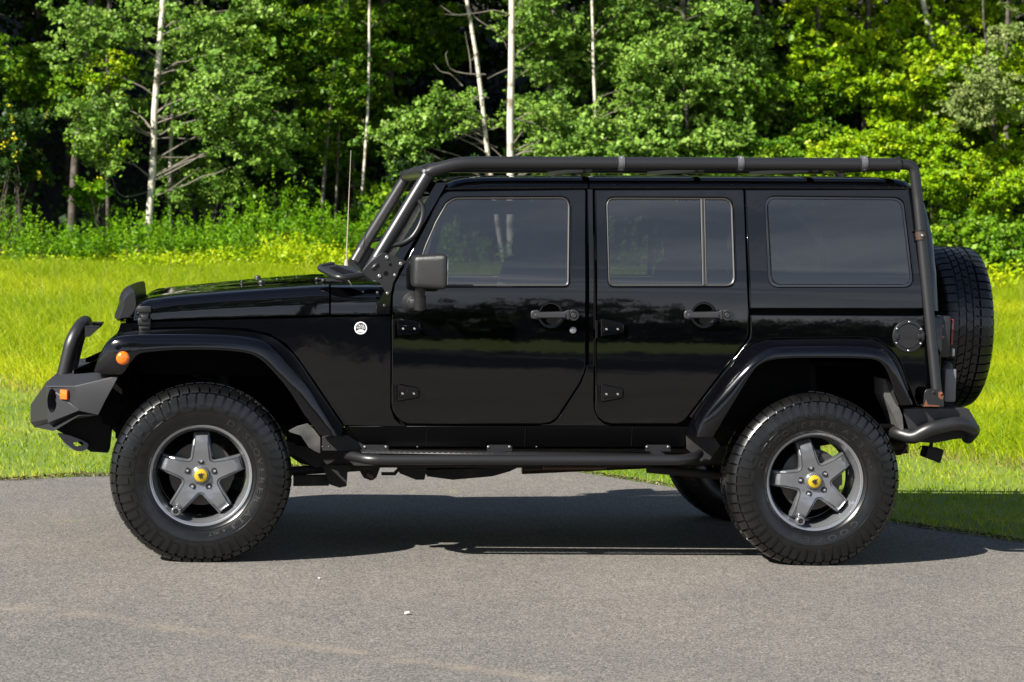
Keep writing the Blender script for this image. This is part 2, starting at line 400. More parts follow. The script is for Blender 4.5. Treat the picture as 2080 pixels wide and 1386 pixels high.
rst = [((1393,884),(1415,888),(1450,888)),((1406,851),(1428,851),(1466,858)),((1440,801),(1465,801),(1492,815)),((1474,754),(1503,755),(1528,757)),((1500,722),(1528,728),(1551,737)),((1522,702),(1557,709),(1575,730)),((1545,692),(1580,704),(1600,728)),((1571,689),(1610,703),(1636,727)),((1660,687),(1670,702),(1690,727)),
       ((1745,687),(1745,703),(1745,728)),((1781,691),(1781,708),(1778,731)),((1809,710),(1805,722),(1796,744)),((1827,732),(1822,746),(1808,768)),((1842,770),(1837,780),(1818,800)),((1858,815),(1854,822),(1828,824))]
fl_r = flare('rear_wheel_flare', rst, [.145]*15, [.036,.024,.018]+[.014]*8+[.016,.022,.034,.05], [.03,.008,-.006]+[-.012]*8+[-.006,.006,.026,.048])
# ---- marker on flare
def lens(name, c, r_, m, parent, depth=.012, ring=True):
    mb = MB(); mb.lathe([(r_, .006), (r_, 0), (r_*.85, -depth*.6), (r_*.5, -depth*.95), (0.0001, -depth)], c, n=28); o = mb.build(name, m, parent); return o
c = pt(250, 728, -.002); far(lens('side_marker_lamp', c, .032, M['amber'], fl_f)); 

# ---- hood and cowl
def loft(name, secs, m, parent, angle=40):
    mb = MB(); w_ = len(secs[0]); vs = [v for s in secs for v in s]
    mb.add(vs, [(i*w_+j, (i+1)*w_+j, (i+1)*w_+j+1, i*w_+j+1) for i in range(len(secs)-1) for j in range(w_-1)], True)
    mb.add(secs[0], [tuple(range(w_))]); mb.add(secs[-1], [tuple(range(w_))[::-1]])
    return mb.build(name, m, parent, angle)
def interp(tab, x):
    for (a, u), (b, v) in zip(tab, tab[1:]):
        if x <= b: return u+(v-u)*(x-a)/(b-a)
    return tab[-1][1]
hb = [(272,651),(311,650),(430,646),(560,643),(668,640)]
hc = [(272,620),(300,611),(360,604),(444,597),(540,590),(640,584),(668,583)]
htp = [(272,606),(300,600),(360,589),(415,581),(531,570),(640,562),(668,561)]
def hood_sec(x, xb=None):
    Ys = fy(x)+.012; b = pt(x, interp(hb, x), Ys); c = pt(x, interp(hc, x), Ys+.03); X = b.x
    # centre line height from silhouette
    ps = pt(x, interp(htp, x), YC-.15); zt = ps.z
    xs = c.x; zc = c.z
    pts = [(Ys, b.z), (Ys+.001, b.z*.7+zc*.3), (Ys+.007, b.z*.35+zc*.65-.003), (Ys+.016, zc-.022), (Ys+.030, zc-.007), (Ys+.052, zc+.003), (Ys+.12, zc+.012)]
    dz = zt-(zc+.012)
    pts += [(Ys+.22, zc+.012+dz*.35), (YC-.33, zc+.012+dz*.62), (YC-.30, zc+.012+dz*.80), (YC-.26, zc+.012+dz*.97), (YC-.1, zt), (YC, zt)]
    full = pts + [(2*YC-y, z) for y, z in pts[-2::-1]]
    return [Vector((X, y, z)) for y, z in full]
secs = [hood_sec(x) for x in [272,276,284,300,330,360,400,444,490,540,590,640,660,668]]
# round the nose of the hood down
for k, dz in ((0, .03), (1, .012), (2, .004)):
    for v in secs[k]: v.z -= dz if v.z > secs[k][3].z-.01 else 0
hood = loft('hood', secs, M['paint'], JV)
# cowl
def cowl_sec(x):
    Ys = fy(x)+.012; b = pt(x, 640, Ys); c = pt(x, 583, Ys+.03); zt = pt(668, 563, YC-.15).z-.004+.03*(x-672)/95.
    full = [(Ys, b.z), (Ys+.002, b.z*.5+c.z*.5), (Ys+.014, c.z-.02), (Ys+.03, c.z-.006), (Ys+.055, c.z+.002), (Ys+.2, c.z+.02), (YC, zt)]
    full += [(2*YC-y, z) for y, z in full[-2::-1]]
    return [Vector((b.x, y, z)) for y, z in full]
loft('cowl', [cowl_sec(x) for x in (672, 700, 740, 772)], M['paint'], JV)
mb = MB(); mb.box((pt(670, 610, .3).x, YC, pt(670, 612, .3).z-.02), (.012, 1.38, .10)); mb.build('hood_gap_seal', M['void'], JV)
# engine bay filler, under hood
mb = MB(); x0 = pt(258, 650, .3).x; x1 = pt(668, 650, .3).x
mb.box(((x0+x1)/2+.02, YC, 1.0), (x1-x0-.06, 1.22, .27)); mb.box((x0+.0, YC, .80), (.10, 1.16, .50)); mb.box(((x1+pt(772,650,.3).x)/2+.02, YC, .93), (.32, 1.38, .36)); mb.build('engine_bay', M['void'], JV)
# hood shoulders inner support (dark) so that the ledge is closed
# ---- grille with slots and headlamps
gx = pt(246, 660, .3).x
g = []
def gp_(y, z): return Vector((gx + .035*(1.14-z) - .03*math.exp(-((y-YC)/.5)**2)*0 - .03*(1-((y-YC)/.68)**2), y, z))
mb = MB(); ys = [YC-.66+.66*2*i/33 for i in range(34)]; zs = [.72,.76,.80,.86,.92,.98,1.04,1.10,1.135]
vs = [gp_(y, z) for z in zs for y in ys]; fs = []
for i in range(len(zs)-1):
    for j in range(33):
        slot = 10 <= j <= 22 and j % 2 == 0 and 1 <= i <= 6 and j >= 10
        if slot: continue
        fs.append((i*34+j, i*34+j+1, (i+1)*34+j+1, (i+1)*34+j))
mb.add(vs, fs, True); mb.add([gp_(y, 1.135) for y in ys]+[gp_(y, 1.135)+Vector((.10, 0, .012)) for y in ys], [(i, i+1, 35+i, 34+i) for i in range(33)], True)
mb.add([gp_(ys[0], .72)+Vector((.06, 0, 0)), gp_(ys[-1], .72)+Vector((.06, 0, 0)), gp_(ys[-1], 1.12)+Vector((.06, 0, 0)), gp_(ys[0], 1.12)+Vector((.06, 0, 0))], [(0, 1, 2, 3)])
gr = mb.build('grille', M['paint'], JV, 50)
for s in (-1, 1):
    q = gp_(YC+s*.47, .97)
    mb = MB(); mb.lathe([(.095, .03), (.095, -.012), (.085, -.018), (.08, -.01)], q, 'X', 32); h_ = mb.build('headlamp', M['paint'], JV)
    mb = MB(); mb.lathe([(.082, -.006), (.06, -.02), (.03, -.028), (.0001, -.03)], q, 'X', 28); mb.build('lamp_lens', M['lens'], h_)
# stone deflector at the hood nose
dp = rounded([(271,587,2),(258,592,8),(246,607,8),(246,622,8),(236,647,3),(239,652,2),(254,651,8),(268,637,8),(275,618,6),(273,603)])
P2 = [pt(x, y, .36) for x, y in dp]; P3 = [(p.x, p.z) for p in P2]
mb = MB()
n = len(P3); Ys = [.335, .36, .55, YC, 2*YC-.55, 2*YC-.36, 2*YC-.335]; sh = [.012, 0, -.02, -.035, -.02, 0, .012]; sc = [.85, 1, 1, 1, 1, 1, .85]
cx_ = sum(p[0] for p in P3)/n; cz_ = sum(p[1] for p in P3)/n
vs = [(cx_+(p[0]-cx_)*s_+d_, y, cz_+(p[1]-cz_)*s_) for y, d_, s_ in zip(Ys, sh, sc) for p in P3]
mb.add(vs, [(k*n+i, k*n+(i+1) % n, (k+1)*n+(i+1) % n, (k+1)*n+i) for k in range(6) for i in range(n)], True)
for k in (0, 6):
    for tri in tessellate_polygon([[Vector((p[0], p[1], 0)) for p in P3]]): mb.add([vs[k*n+i] for i in tri], [(0, 1, 2)])
mb.build('bug_deflector', M['powder'], JV, 40)
# hood latch
mb = MB(); yl = fy(293)-.005
def bxp(mb, x0, y0, x1, y1, Y, d, bev=.003, mi=0):
    a = pt(x0, y0, Y); b = pt(x1, y1, Y); mb.box(((a.x+b.x)/2, Y+d/2, (a.z+b.z)/2), (abs(b.x-a.x), d, abs(a.z-b.z)), bev, mi=mi)
bxp(mb, 279, 622, 307, 636, yl-.012, .03, .005); bxp(mb, 283, 632, 303, 645, yl-.006, .025, .004); bxp(mb, 286, 640, 301, 652, yl-.02, .03, .004)
bxp(mb, 280, 646, 306, 662, yl-.012, .03, .005); bxp(mb, 282, 660, 305, 675, yl-.004, .03, .004); bxp(mb, 287, 664, 301, 668, yl-.012, .01, .001)
far(mb.build('hood_latch', M['plastic'], JV, 40))
# hood stops and washer jets
def stop(x, y, Y, r_, h_):
    p = pt(x, y, Y); mb = MB(); mb.lathe([(r_*1.05, 0), (r_*1.05, h_*.35), (r_*.8, h_*.45), (r_, h_*.6), (r_*.95, h_*.9), (r_*.6, h_), (.0001, h_)], p, 'Z', 18); return mb
stop(531, 586, .55, .017, .042).build('hood_stop', M['plastic'], hood); stop(523, 576, 1.31, .017, .042).build('hood_stop', M['plastic'], hood)
mb = stop(491, 582, .62, .006, .03); mb.build('washer_jet', M['plastic'], hood)
for x, y in ((563, 570), (603, 567)): stop(x, y, .8, .008, .012).build('washer_jet', M['plastic'], hood)
for x, y, Y in ((644,568,.45),(657,571,.35)):
    mb = MB(); p = pt(x, y, Y); mb.tube([p, p+Vector((.05, 0, .0)), p+Vector((.12, .02, -.004))], .007, 8); mb.lathe([(.001,-.01),(.011,-.006),(.011,.008),(.001,.012)], p, 'Z', 12); mb.build('wiper', M['plastic'], JV)

# ---- roof
zr = onside(1190, 383)[1]
def roof_sec(x, top, bot):
    """x px; top/bottom px of side face"""
    yb = yside(zr)+.004; b = pt(x, bot, yb); t = pt(x, top, yb+.035)
    z0, z1 = b.z, t.z
    pts = [(yb, z0), (yb-.004, z0+.008), (yb+.004, z0+(z1-z0)*.45), (yb+.014, z1-.018), (yb+.028, z1-.006), (yb+.05, z1), (yb+.075, z1+.003), (yb+.09, z1-.001), (yb+.13, z1+.003), (yb+.25, z1+.009), (YC, z1+.016)]
    full = pts+[(2*YC-y, z) for y, z in pts[-2::-1]]
    return [Vector((b.x, y, z)) for y, z in full]
r1 = [roof_sec(*q) for q in ((905,376,386),(912,371,386),(925,366,385),(947,362,385),(990,360.5,384),(1060,360,384),(1130,360,383),(1194,360,383))]
loft('roof_front_panel', r1, M['paint'], JV, 50)
r2 = [roof_sec(*q) for q in ((1197.5,360,383),(1300,360,383),(1500,360.5,383),(1700,361.5,383.5),(1780,362,384),(1824,364,384),(1840,367,384),(1850,372,385),(1858,380,388))]
loft('roof_rear_panel', r2, M['paint'], JV, 50)
# hardtop rear corner and tailgate glass
ca = [(1850,384),(1858,388),(1868,420),(1880,480),(1891,560),(1897,632)]
cb = [(1858,378),(1866,388),(1878,430),(1892,490),(1901,560),(1905,634)]
secs = []
for (xa, ya), (xb, yb_) in zip(ca, cb):
    z = pt(xa, ya, .2).z; y0 = yside(z); a = pt(xa, ya, y0); b = pt(xb, yb_, y0+.07)
    pts = [Vector((a.x-.02, y0, a.z)), Vector((a.x, y0+.004, a.z)), Vector((b.x-.012, y0+.022, a.z)), Vector((b.x, y0+.06, a.z)), Vector((b.x+.012, y0+.16, a.z)), Vector((b.x+.02, YC, a.z))]
    secs.append(pts+[Vector((p.x, 2*YC-p.y, p.z)) for p in pts[-2::-1]])
mbx = MB(); w_ = 11; mbx.add([v for s in secs for v in s], [(i*w_+j, i*w_+j+1, (i+1)*w_+j+1, (i+1)*w_+j) for i in range(5) for j in range(10)], True)
mbx.build('hardtop_rear', M['paint'], JV, 60)
# tub rear / tailgate
a = pt(1903, 640, .16); b = pt(1912, 822, .16)
mb = MB(); mb.box(((a.x+b.x)/2-.03, YC, (a.z+b.z)/2), (.09, 1.56, a.z-b.z), .02); mb.build('tailgate', M['paint'], JV, 40)

# ---- interior closing surfaces
X0 = pt(800, 600, .2).x; X1 = pt(1890, 600, .2).x
mb = MB(); mb.box(((X0+X1)/2, YC, .66), (X1-X0, 1.5, .04)); mb.box(((X0+X1)/2-.25, .21, .92), (X1-X0-.7, .02, .52)); mb.box(((X0+X1)/2-.25, 2*YC-.21, .92), (X1-X0-.7, .02, .52))
mb.box((X0+.02, YC, .93), (.04, 1.46, .5)); mb.build('cabin_floor', M['void'], JV)
for pl, Y_ in (([(612,648),(800,646),(800,890),(714,888),(640,775)], .20), ([(206,762),(244,755),(262,742),(262,800),(236,868),(208,860)], .33)):
    mb = MB(); P = [pt(x, y, Y_) for x, y in pl]; mb.prism([(p.x, p.z) for p in P], Y_, Y_+.02); far(mb.build('inner_wing', M['void'], JV))
# rubber in the panel gaps: dark backing strips behind the panel edges
def backing(name, poly, sink=.03, th=.008):
    P = [onside(x, y) for x, y in poly]; bm = bmesh.new(); 
    bv = [bm.verts.new((p[0], 0, p[1])) for p in P]
    for tri in tessellate_polygon([[Vector((p[0], p[1], 0)) for p in P]]): bm.faces.new([bv[i] for i in tri])
    z = .6
    while z < 1.9: bmesh.ops.bisect_plane(bm, geom=bm.verts[:]+bm.edges[:]+bm.faces[:], plane_co=(0, 0, z), plane_no=(0, 0, 1), dist=1e-6); z += .07
    for v in bm.verts: v.co.y = yside(v.co.z)+sink
    mb = MB(); mb.bm(bm); far(mb.build(name, M['void'], JV))
backing('body_shell', [(786,600),(1540,600),(1540,640),(1512,700),(1405,850),(1398,868),(786,868)])
backing('pillar_backing', [(1176,378),(1224,378),(1224,640),(1176,640)]); backing('pillar_backing', [(1500,378),(1548,378),(1548,640),(1500,640)])
backing('roof_rail', [(880,378),(1870,378),(1870,398),(870,398)]); backing('pillar_backing', [(786,610),(797,570),(892,392),(908,378),(918,384),(842,522),(842,610)])
backing('belt_backing', [(1515,590),(1888,590),(1900,700),(1860,700),(1820,680),(1515,680)]); backing('pillar_backing', [(1846,385),(1862,385),(1895,640),(1862,640)])

# ---- windows: rubber seal ring + pane
def window(name, hole, parent, pane_m, seal_w=.011, seal_m='seal', sink=.006, psink=.012):
    P = [onside(x, y) for x, y in hole]; n = len(P)
    outer = offset(P, .0015); inn = offset(P, seal_w); mid = offset(P, seal_w*.5)
    mb = MB()
    def v(p, d): return (p[0], yside(p[1])+d, p[1])
    rows = [[v(p, sink+.012) for p in outer], [v(p, sink) for p in outer], [v(p, sink-.003) for p in mid], [v(p, sink+.001) for p in inn], [v(p, sink+.014) for p in inn]]
    vs = [q for r_ in rows for q in r_]
    mb.add(vs, [(k*n+i, k*n+(i+1) % n, (k+1)*n+(i+1) % n, (k+1)*n+i) for k in range(4) for i in range(n)], True)
    sl_ = mb.build(name, M[seal_m], parent, 50)
    bm = bmesh.new(); I = offset(P, seal_w-.002)
    bv = [bm.verts.new((p[0], 0, p[1])) for p in I]
    for tri in tessellate_polygon([[Vector((p[0], p[1], 0)) for p in I]]): bm.faces.new([bv[i] for i in tri])
    z = 1.2
    while z < 1.8: bmesh.ops.bisect_plane(bm, geom=bm.verts[:]+bm.edges[:]+bm.faces[:], plane_co=(0, 0, z), plane_no=(0, 0, 1), dist=1e-6); z += .02
    bmesh.ops.triangulate(bm, faces=bm.faces[:])
    for v_ in bm.verts: v_.co.y = yside(v_.co.z)+psink
    bm.normal_update()
    for f in bm.faces:
        if f.normal.y > 0: f.normal_flip()
    mb = MB(); mb.bm(bm, True); pn = mb.build('pane', pane_m, sl_)
    return sl_
w1 = window('window', rounded(fd_hole), fd, M['glass'])
w2 = window('window', rounded(rd_hole), rd, M['glass'])
# divider bar of the rear door window
def yq(x, y, d=0): 
    X, Z = onside(x, y); return Vector((X, yside(Z)+d, Z))
mb = MB()
for xo, wd, dd in ((1426, 3.2, 0), (1431.5, 2.2, .003)):
    A = [yq(xo+k*4, y_, .004+dd) for k, y_ in ((0, 405), (.25, 450), (.5, 490), (.75, 535), (1, 579))]
    vs = []
    for a in A: vs += [a+Vector((-wd/430, 0, 0)), a+Vector((-wd/430*.6, -.003, 0)), a+Vector((wd/430*.6, -.003, 0)), a+Vector((wd/430, 0, 0)), a+Vector((wd/430, .012, 0))]
    mb.add(vs, [(i*5+j, i*5+j+1, (i+1)*5+j+1, (i+1)*5+j) for i in range(4) for j in range(4)], True)
mb.build('window_bar', M['seal'], rd)
hs = [o for o in MIRROR if o.name == 'hardtop_side'][0]
w3 = window('quarter_window', rounded([(1568,579,20),(1558,403,20),(1831,405,20),(1852,579,20)]), hs, M['dglass'], seal_w=.004, seal_m='glossblk', sink=.0, psink=.004)
# black frit round the quarter window (dark recess)
mb = MB(); H = [onside(x, y) for x, y in rounded(ht_hole)]; I = offset(H, .02); n = len(H)
mb.add([(p[0], yside(p[1])+.012, p[1]) for p in offset(H, -.004)]+[(p[0], yside(p[1])+.012, p[1]) for p in I], [(i, (i+1) % n, n+(i+1) % n, n+i) for i in range(n)], True); mb.build('window_frame', M['glossblk'], hs)

# ---- windscreen: frame and glass
wb = pt(806, 512, .19); wt = pt(886, 372, .24)
def wl(t, Y): return wb.lerp(wt, t)*1.0
mb = MB(); axis = (wt-wb); axis.y = 0; ax = axis.normalized(); nx = Vector((-ax.z, 0, ax.x))
def slab(P, th):   # P: 4 corners, thickness direction nx
    vs = [p for p in P]+[p-nx*th for p in P]; return vs, [(0, 1, 2, 3), (7, 6, 5, 4), (0, 4, 5, 1), (1, 5, 6, 2), (2, 6, 7, 3), (3, 7, 4, 0)]
wb0 = wb-ax*.16
for s in (0, 1):
    f_ = (lambda v: v) if s == 0 else (lambda v: Vector((v.x, 2*YC-v.y, v.z)))
    b0 = Vector((wb0.x, .165, wb0.z)); t0 = Vector((wt.x, .232, wt.z)); wI = Vector((0, .075, 0))
    # side post as thick slab, deep towards the door
    dp_ = Vector((.052, 0, .004))
    q = [b0, t0, t0+wI, b0+wI]; vs = q+[p+dp_ for p in q]
    mb.add([f_(v) for v in vs], [(0, 1, 2, 3), (7, 6, 5, 4), (0, 4, 5, 1), (1, 5, 6, 2), (2, 6, 7, 3), (3, 7, 4, 0)])
t0 = Vector((wt.x, .232, wt.z)); t1 = Vector((wt.x, 2*YC-.232, wt.z)); 
mb.tube([t0+Vector((.02, .02, -.012)), t1+Vector((.02, -.02, -.012))], .028, 10)
vs, fs = slab([t0, t1, t1-ax*.06, t0-ax*.06], -.03); mb.add(vs, fs)
bm = bmesh.new(); bmesh.ops.create_cube(bm, size=.01); bm.free()
wf = mb.build('windscreen_frame', M['paint'], JV, 40)
mb = MB(); a = Vector((wb0.x+.012, .22, wb0.z)); b = Vector((wt.x+.012, .29, wt.z))
mb.add([a, Vector((a.x, 2*YC-a.y, a.z)), Vector((b.x, 2*YC-b.y, b.z)), b], [(0, 1, 2, 3)]); mb.build('windscreen_pane', M['clear'], wf)

# ---- hinges, handles, locks, mirror
def hinge(x0, yt, parent):
    yb = onside(x0+20, yt+18); Y = yside(yb[1])
    mb = MB(); p0 = pt(x0+2, yt+2, Y-.012); p1 = pt(x0+2, yt+38, Y-.012)
    mb.tube([p0, p0.lerp(p1, .47)], .0085, 12); mb.tube([p0.lerp(p1, .5), p1], .0085, 12)
    P = [pt(x, y, Y) for x, y in rounded([(x0+9, yt+1, 2), (x0+14, yt-1, 3), (x0+56, yt+8, 5), (x0+56, yt+28, 3), (x0+12, yt+36, 3), (x0+9, yt+34)])]
    poly = [(p.x, p.z) for p in P]; mb.prism(poly, Y-.02, Y+.004, .005)
    P = [pt(x, y, Y) for x, y in ((x0+14, yt+13), (x0+53, yt+13), (x0+53, yt+25), (x0+14, yt+27))]; mb.prism([(p.x, p.z) for p in P], Y-.024, Y-.018, .002)
    h_ = mb.build('hinge', M['paint'], parent, 35)
    for dx in (22, 45):
        q = pt(x0+dx, yt+20, Y-.024); m2 = MB(); m2.lathe([(.0055, .002), (.0055, -.002), (.0035, -.0035), (.0022, -.0015), (.0001, -.0015)], q, n=12); m2.build('hinge_bolt', M['bolt'], h_)
for x0, yt, p_ in ((797, 648, fd), (796, 780, fd), (1210, 649, rd), (1210, 781, rd)): hinge(x0, yt, p_)
def handle(xc, parent, lock=False):
    c = yq(xc, 640); Y = c.y
    mb = MB(); mb.lathe([(.0600, .012), (.0545, .004), (.052, .012), (.047, .030), (.03, .044), (.0001, .05)], c, n=40)
    mb.build('handle_recess', M['glossblk'], parent)
    mb = MB(); P = rounded([(xc-41, 631, 7), (xc-26, 630, 3), (xc-22, 634), (xc+26, 633.5), (xc+37, 629, 3), (xc+37, 651, 3), (xc+26, 646.5), (xc-22, 647), (xc-26, 649, 3), (xc-41, 648, 8)])
    P = [pt(x, y, Y-.03) for x, y in P]; mb.prism([(p.x, p.z) for p in P], Y-.045, Y-.028, .004)
    P = rounded([(xc-33, 637.5, 3), (xc+30, 637.5, 2), (xc+30, 646, 2), (xc-33, 646, 4)]); P = [pt(x, y, Y-.045) for x, y in P]; mb.prism([(p.x, p.z) for p in P], Y-.052, Y-.044, .003)
    a = pt(xc-34, 640, Y); mb.box((a.x, Y-.018, a.z), (.03, .045, .035), .006)
    b = pt(xc+44, 640, Y); mb.lathe([(.027, .01), (.027, -.036), (.024, -.042), (.019, -.042), (.018, -.034), (.0001, -.034)], b, n=32)
    h_ = mb.build('door_handle', M['hplastic'], parent, 35)
    mb = MB(); mb.lathe([(.0135, -.03), (.0135, -.043), (.011, -.046), (.0001, -.046)], b, n=24); mb.build('push_button', M['hplastic'], parent, 35)
    if lock:
        q = yq(1164, 671); mb = MB(); mb.lathe([(.0165, .0), (.0165, -.004), (.012, -.006), (.008, -.004), (.006, -.006), (.0001, -.006)], q, n=24); mb.build('door_lock', M['bolt'], parent)
handle(1119, fd, True); handle(1430, rd)
# door mirror
mb = MB(); bm = bmesh.new(); bmesh.ops.create_cube(bm, size=1)
A = pt(838, 514, -.02); B = pt(905, 588, -.02)
cx_, cz_ = (A.x+B.x)/2, (A.z+B.z)/2; dx, dz = B.x-A.x, A.z-B.z
for v in bm.verts:
    s_ = 1.0 if v.co.x > 0 else .78
    v.co = Vector((v.co.x*dx, v.co.y*.24*s_, v.co.z*dz*(1 if v.co.x > 0 else .90)))
    if v.co.x < 0: v.co.y += .012; v.co.z += -.004
bmesh.ops.bevel(bm, geom=bm.edges[:], offset=.028, segments=5, profile=.6, affect='EDGES')
bmesh.ops.translate(bm, vec=Vector((cx_, .005, cz_)), verts=bm.verts); mb.bm(bm, True)
mir = mb.build('door_mirror', M['plastic'], JV, 30); far(mir)
mb = MB(); mb.box((B.x+.0015, .005, cz_), (.004, .19, dz-.045), .0015); mb.build('mirror_glass', M['chrome'], mir)
mb = MB(); a = pt(854, 580, .06); b = pt(852, 612, .09); mb.tube([a, b], .024, 16)
a = pt(853, 600, .085); mb.tube([pt(853, 602, .085), pt(853, 628, .1)], .029, 16)
q = yq(840, 616); mb.lathe([(.056, .004), (.056, -.004), (.05, -.012), (.042, -.03), (.03, -.045), (.0001, -.05)], q, n=32)
mb.box(((q.x+b.x)/2, q.y-.03, q.z), (.07, .06, .05), .012); mb.build('mirror_arm', M['plastic'], mir, 30)

# ---- badge and fuel door
def text_mesh(body, size, mat_, name, parent, fn, extrude=.001):
    cu = bpy.data.curves.new('txt', 'FONT'); cu.body = body; cu.size = size; cu.extrude = extrude; cu.align_x = 'CENTER'; cu.align_y = 'CENTER'
    o = bpy.data.objects.new('txt', cu); C.objects.link(o); dg = bpy.context.evaluated_depsgraph_get(); dg.update()
    me = bpy.data.meshes.new_from_object(o.evaluated_get(dg)); bpy.data.objects.remove(o); bpy.data.curves.remove(cu)
    for v in me.vertices: v.co = fn(v.co.copy())
    me.name = name; me.update(); return link(name, me, mat_, parent)
c = pt(733, 667, .152); c.y = fy(733)
ff = [o for o in MIRROR if o.name == 'front_fender'][0]
mb = MB(); mb.lathe([(.0305, .002), (.0305, -.004), (.028, -.006), (.025, -.006), (.0245, -.004)], c, n=40); bd = mb.build('round_badge', M['white'], ff)
mb = MB(); mb.lathe([(.0255, -.0035), (.0001, -.0035)], c, n=32); mb.build('badge_face', M['ink'], bd)
for tx, dz_, sz in (('TRAIL', .0125, .0135), ('RATED', .002, .0135)):
    text_mesh(tx, sz, M['white'], 'badge_lettering', bd, lambda v, dz_=dz_: Vector((c.x+v.x, c.y-.0045-v.z, c.z+v.y+dz_)), .0006)
mb = MB(); mb.prism([(c.x-.019, c.z-.0135), (c.x-.012, c.z-.008), (c.x-.004, c.z-.0055), (c.x+.003, c.z-.007), (c.x+.009, c.z-.006), (c.x+.019, c.z-.0135), (c.x+.012, c.z-.0195), (c.x-.012, c.z-.0195)], c.y-.0052, c.y-.0038); mb.build('badge_mountain', M['white'], bd)
c = yq(1845, 683)
mb = MB(); mb.lathe([(.080, .01), (.080, -.006), (.077, -.010), (.064, -.011), (.0615, -.005), (.060, -.005), (.0585, -.010), (.0001, -.010)], c, n=56); fu = mb.build('fuel_cap', M['powder'], JV, 30)
for k in range(6):
    a = math.pi/2+k*math.pi/3; q = Vector((c.x+.0705*math.cos(a), c.y-.011, c.z+.0705*math.sin(a))); mb = MB(); mb.lathe([(.0058, .002), (.0058, -.002), (.003, -.0035), (.0001, -.0035)], q, n=12); mb.build('fuel_cap_bolt', M['chrome'], fu)
mb = MB(); mb.box((c.x+.052, c.y-.018, c.z), (.024, .018, .026), .005); mb.box((c.x+.068, c.y-.018, c.z), (.014, .016, .036), .004); mb.box((c.x-.058, c.y-.012, c.z), (.018, .006, .03), .002); mb.build('fuel_cap_latch', M['powder'], fu, 35)
text_mesh('Jeep', .034, M['plastic'], 'fuel_cap_lettering', fu, lambda v: Vector((c.x-.005+v.x, c.y-.0105-v.z, c.z+v.y)), .001)

# seams and pinch welds on the rocker, scuffs on the step edge
for xs in (868, 1068, 1285):
    mb = MB(); a = onside(xs, 866, ysill); b = onside(xs, 907, ysill); P = [Vector((a[0], ysill(a[1]+(b[1]-a[1])*k/6)-.0008, a[1]+(b[1]-a[1])*k/6)) for k in range(7)]
    mb.tube(P, .0018, 5); mb.build('rocker_seam', M['void'], sill)
for xs in (655, 668, 848, 1090):
    mb = MB(); p = pt(xs, 908, .135); mb.lathe([(.005, .0), (.005, -.003), (.0001, -.004)], p, n=10); mb.build('rocker_bolt', M['hplastic'], sill)
# ---- tubes: cage, rack
def P_(x, y, Y): return pt(x, y, Y)
yr = .215
main = fillet_path([P_(765, 526, .16), P_(872, 349, yr), P_(934, 331, yr), P_(1822, 334.5, yr)], [.03, .10])
rr = .0315
mb = MB(); mb.tube(main, rr, 20); rk = mb.build('roof_rack_tube', M['powder'], JV, 40); far(rk)
mb = MB(); rp = fillet_path([P_(1822, 334.5, yr), P_(1856, 335, yr), P_(1864, 400, .205), P_(1872, 480, .18), P_(1903, 800, .09)], [.075, .02, .02]); mb.tube(rp, .0258, 18)
rpo = mb.build('rear_rack_post', M['powder'], JV, 40); far(rpo)
def ring(name, p, d, r_, w_, m, parent, bolts=0):
    d = d.normalized(); mb = MB(); mb.tube([p-d*w_/2, p-d*w_/2*.999+d*.0001, p+d*w_/2], [r_, r_, r_], 24); mb.tube([p-d*w_*.25, p+d*w_*.25], r_+.0015, 24); return far(mb.build(name, m, parent, 40))
X = Vector((1, 0, 0))
for xx in (1261, 1503, 1754):
    p = P_(xx, 332.5, yr); ring('rack_clamp', p, X, rr+.005, .029, M['clamp'], rk)
    for dz_ in (.03, -.031): m2 = MB(); m2.lathe([(.005, 0), (.005, -.004), (.0001, -.005)], (p.x, p.y-.021, p.z+dz_*.9), n=10); far(m2.build('clamp_bolt', M['bolt'], rk))
p = P_(868, 352, yr); ring('rack_collar', p, Vector((.45, 0, .9)), rr+.007, .016, M['powder'], rk); ring('rack_collar', P_(1824, 334.5, yr), Vector((1, 0, 0)), rr+.007, .014, M['powder'], rk)
p = P_(1871, 477, .18); ring('post_collar', p, Vector((.1, 0, -1)), .0272, .042, M['pipe'], rpo)
for yy in (468, 487): ring('post_collar', P_(1870+(yy-468)*.08, yy, .18), Vector((.1, 0, -1)), .0285, .006, M['powder'], rpo)
q = P_(1873, 478, .15); mb = MB(); mb.lathe([(.007, .004), (.007, -.003), (.004, -.004), (.003, -.001), (.0001, -.001)], q, n=14); mb.build('post_bolt', M['chrome'], rpo)
# cross bars
mb = MB(); a = P_(868, 351, yr); mb.tube([a, Vector((a.x, 2*YC-a.y, a.z))], .029, 18)
for y_ in (yr+.04, 2*YC-yr-.04): q = Vector((a.x, y_, a.z)); mb.tube([q-Vector((0, .008, 0)), q+Vector((0, .008, 0))], .036, 20)
mb.build('rack_cross_tube', M['powder'], JV, 40)
for xx in (1195, 1423, 1655):
    a = P_(xx, 348, yr); mb = MB(); mb.box((a.x, YC, a.z+.004), (.032, 2*(YC-yr)+.02, .022), .004); mb.build('rack_cross_bar', M['powder'], JV, 40)
a = P_(1824, 336, yr); mb = MB(); mb.tube([a, Vector((a.x, 2*YC-a.y, a.z))], .026, 16); mb.build('rack_cross_tube', M['powder'], JV, 40)
# grab handle
mb = MB(); mb.tube(smooth_path([P_(843, 405, .19), P_(853, 411, .185), P_(859, 424, .18), P_(857, 445, .175), P_(848, 467, .17), P_(835, 484, .168), P_(818, 494, .166), P_(800, 498, .165), P_(789, 501, .165)], 5), .0125, 12)
far(mb.build('grab_handle', M['powder'], rk))
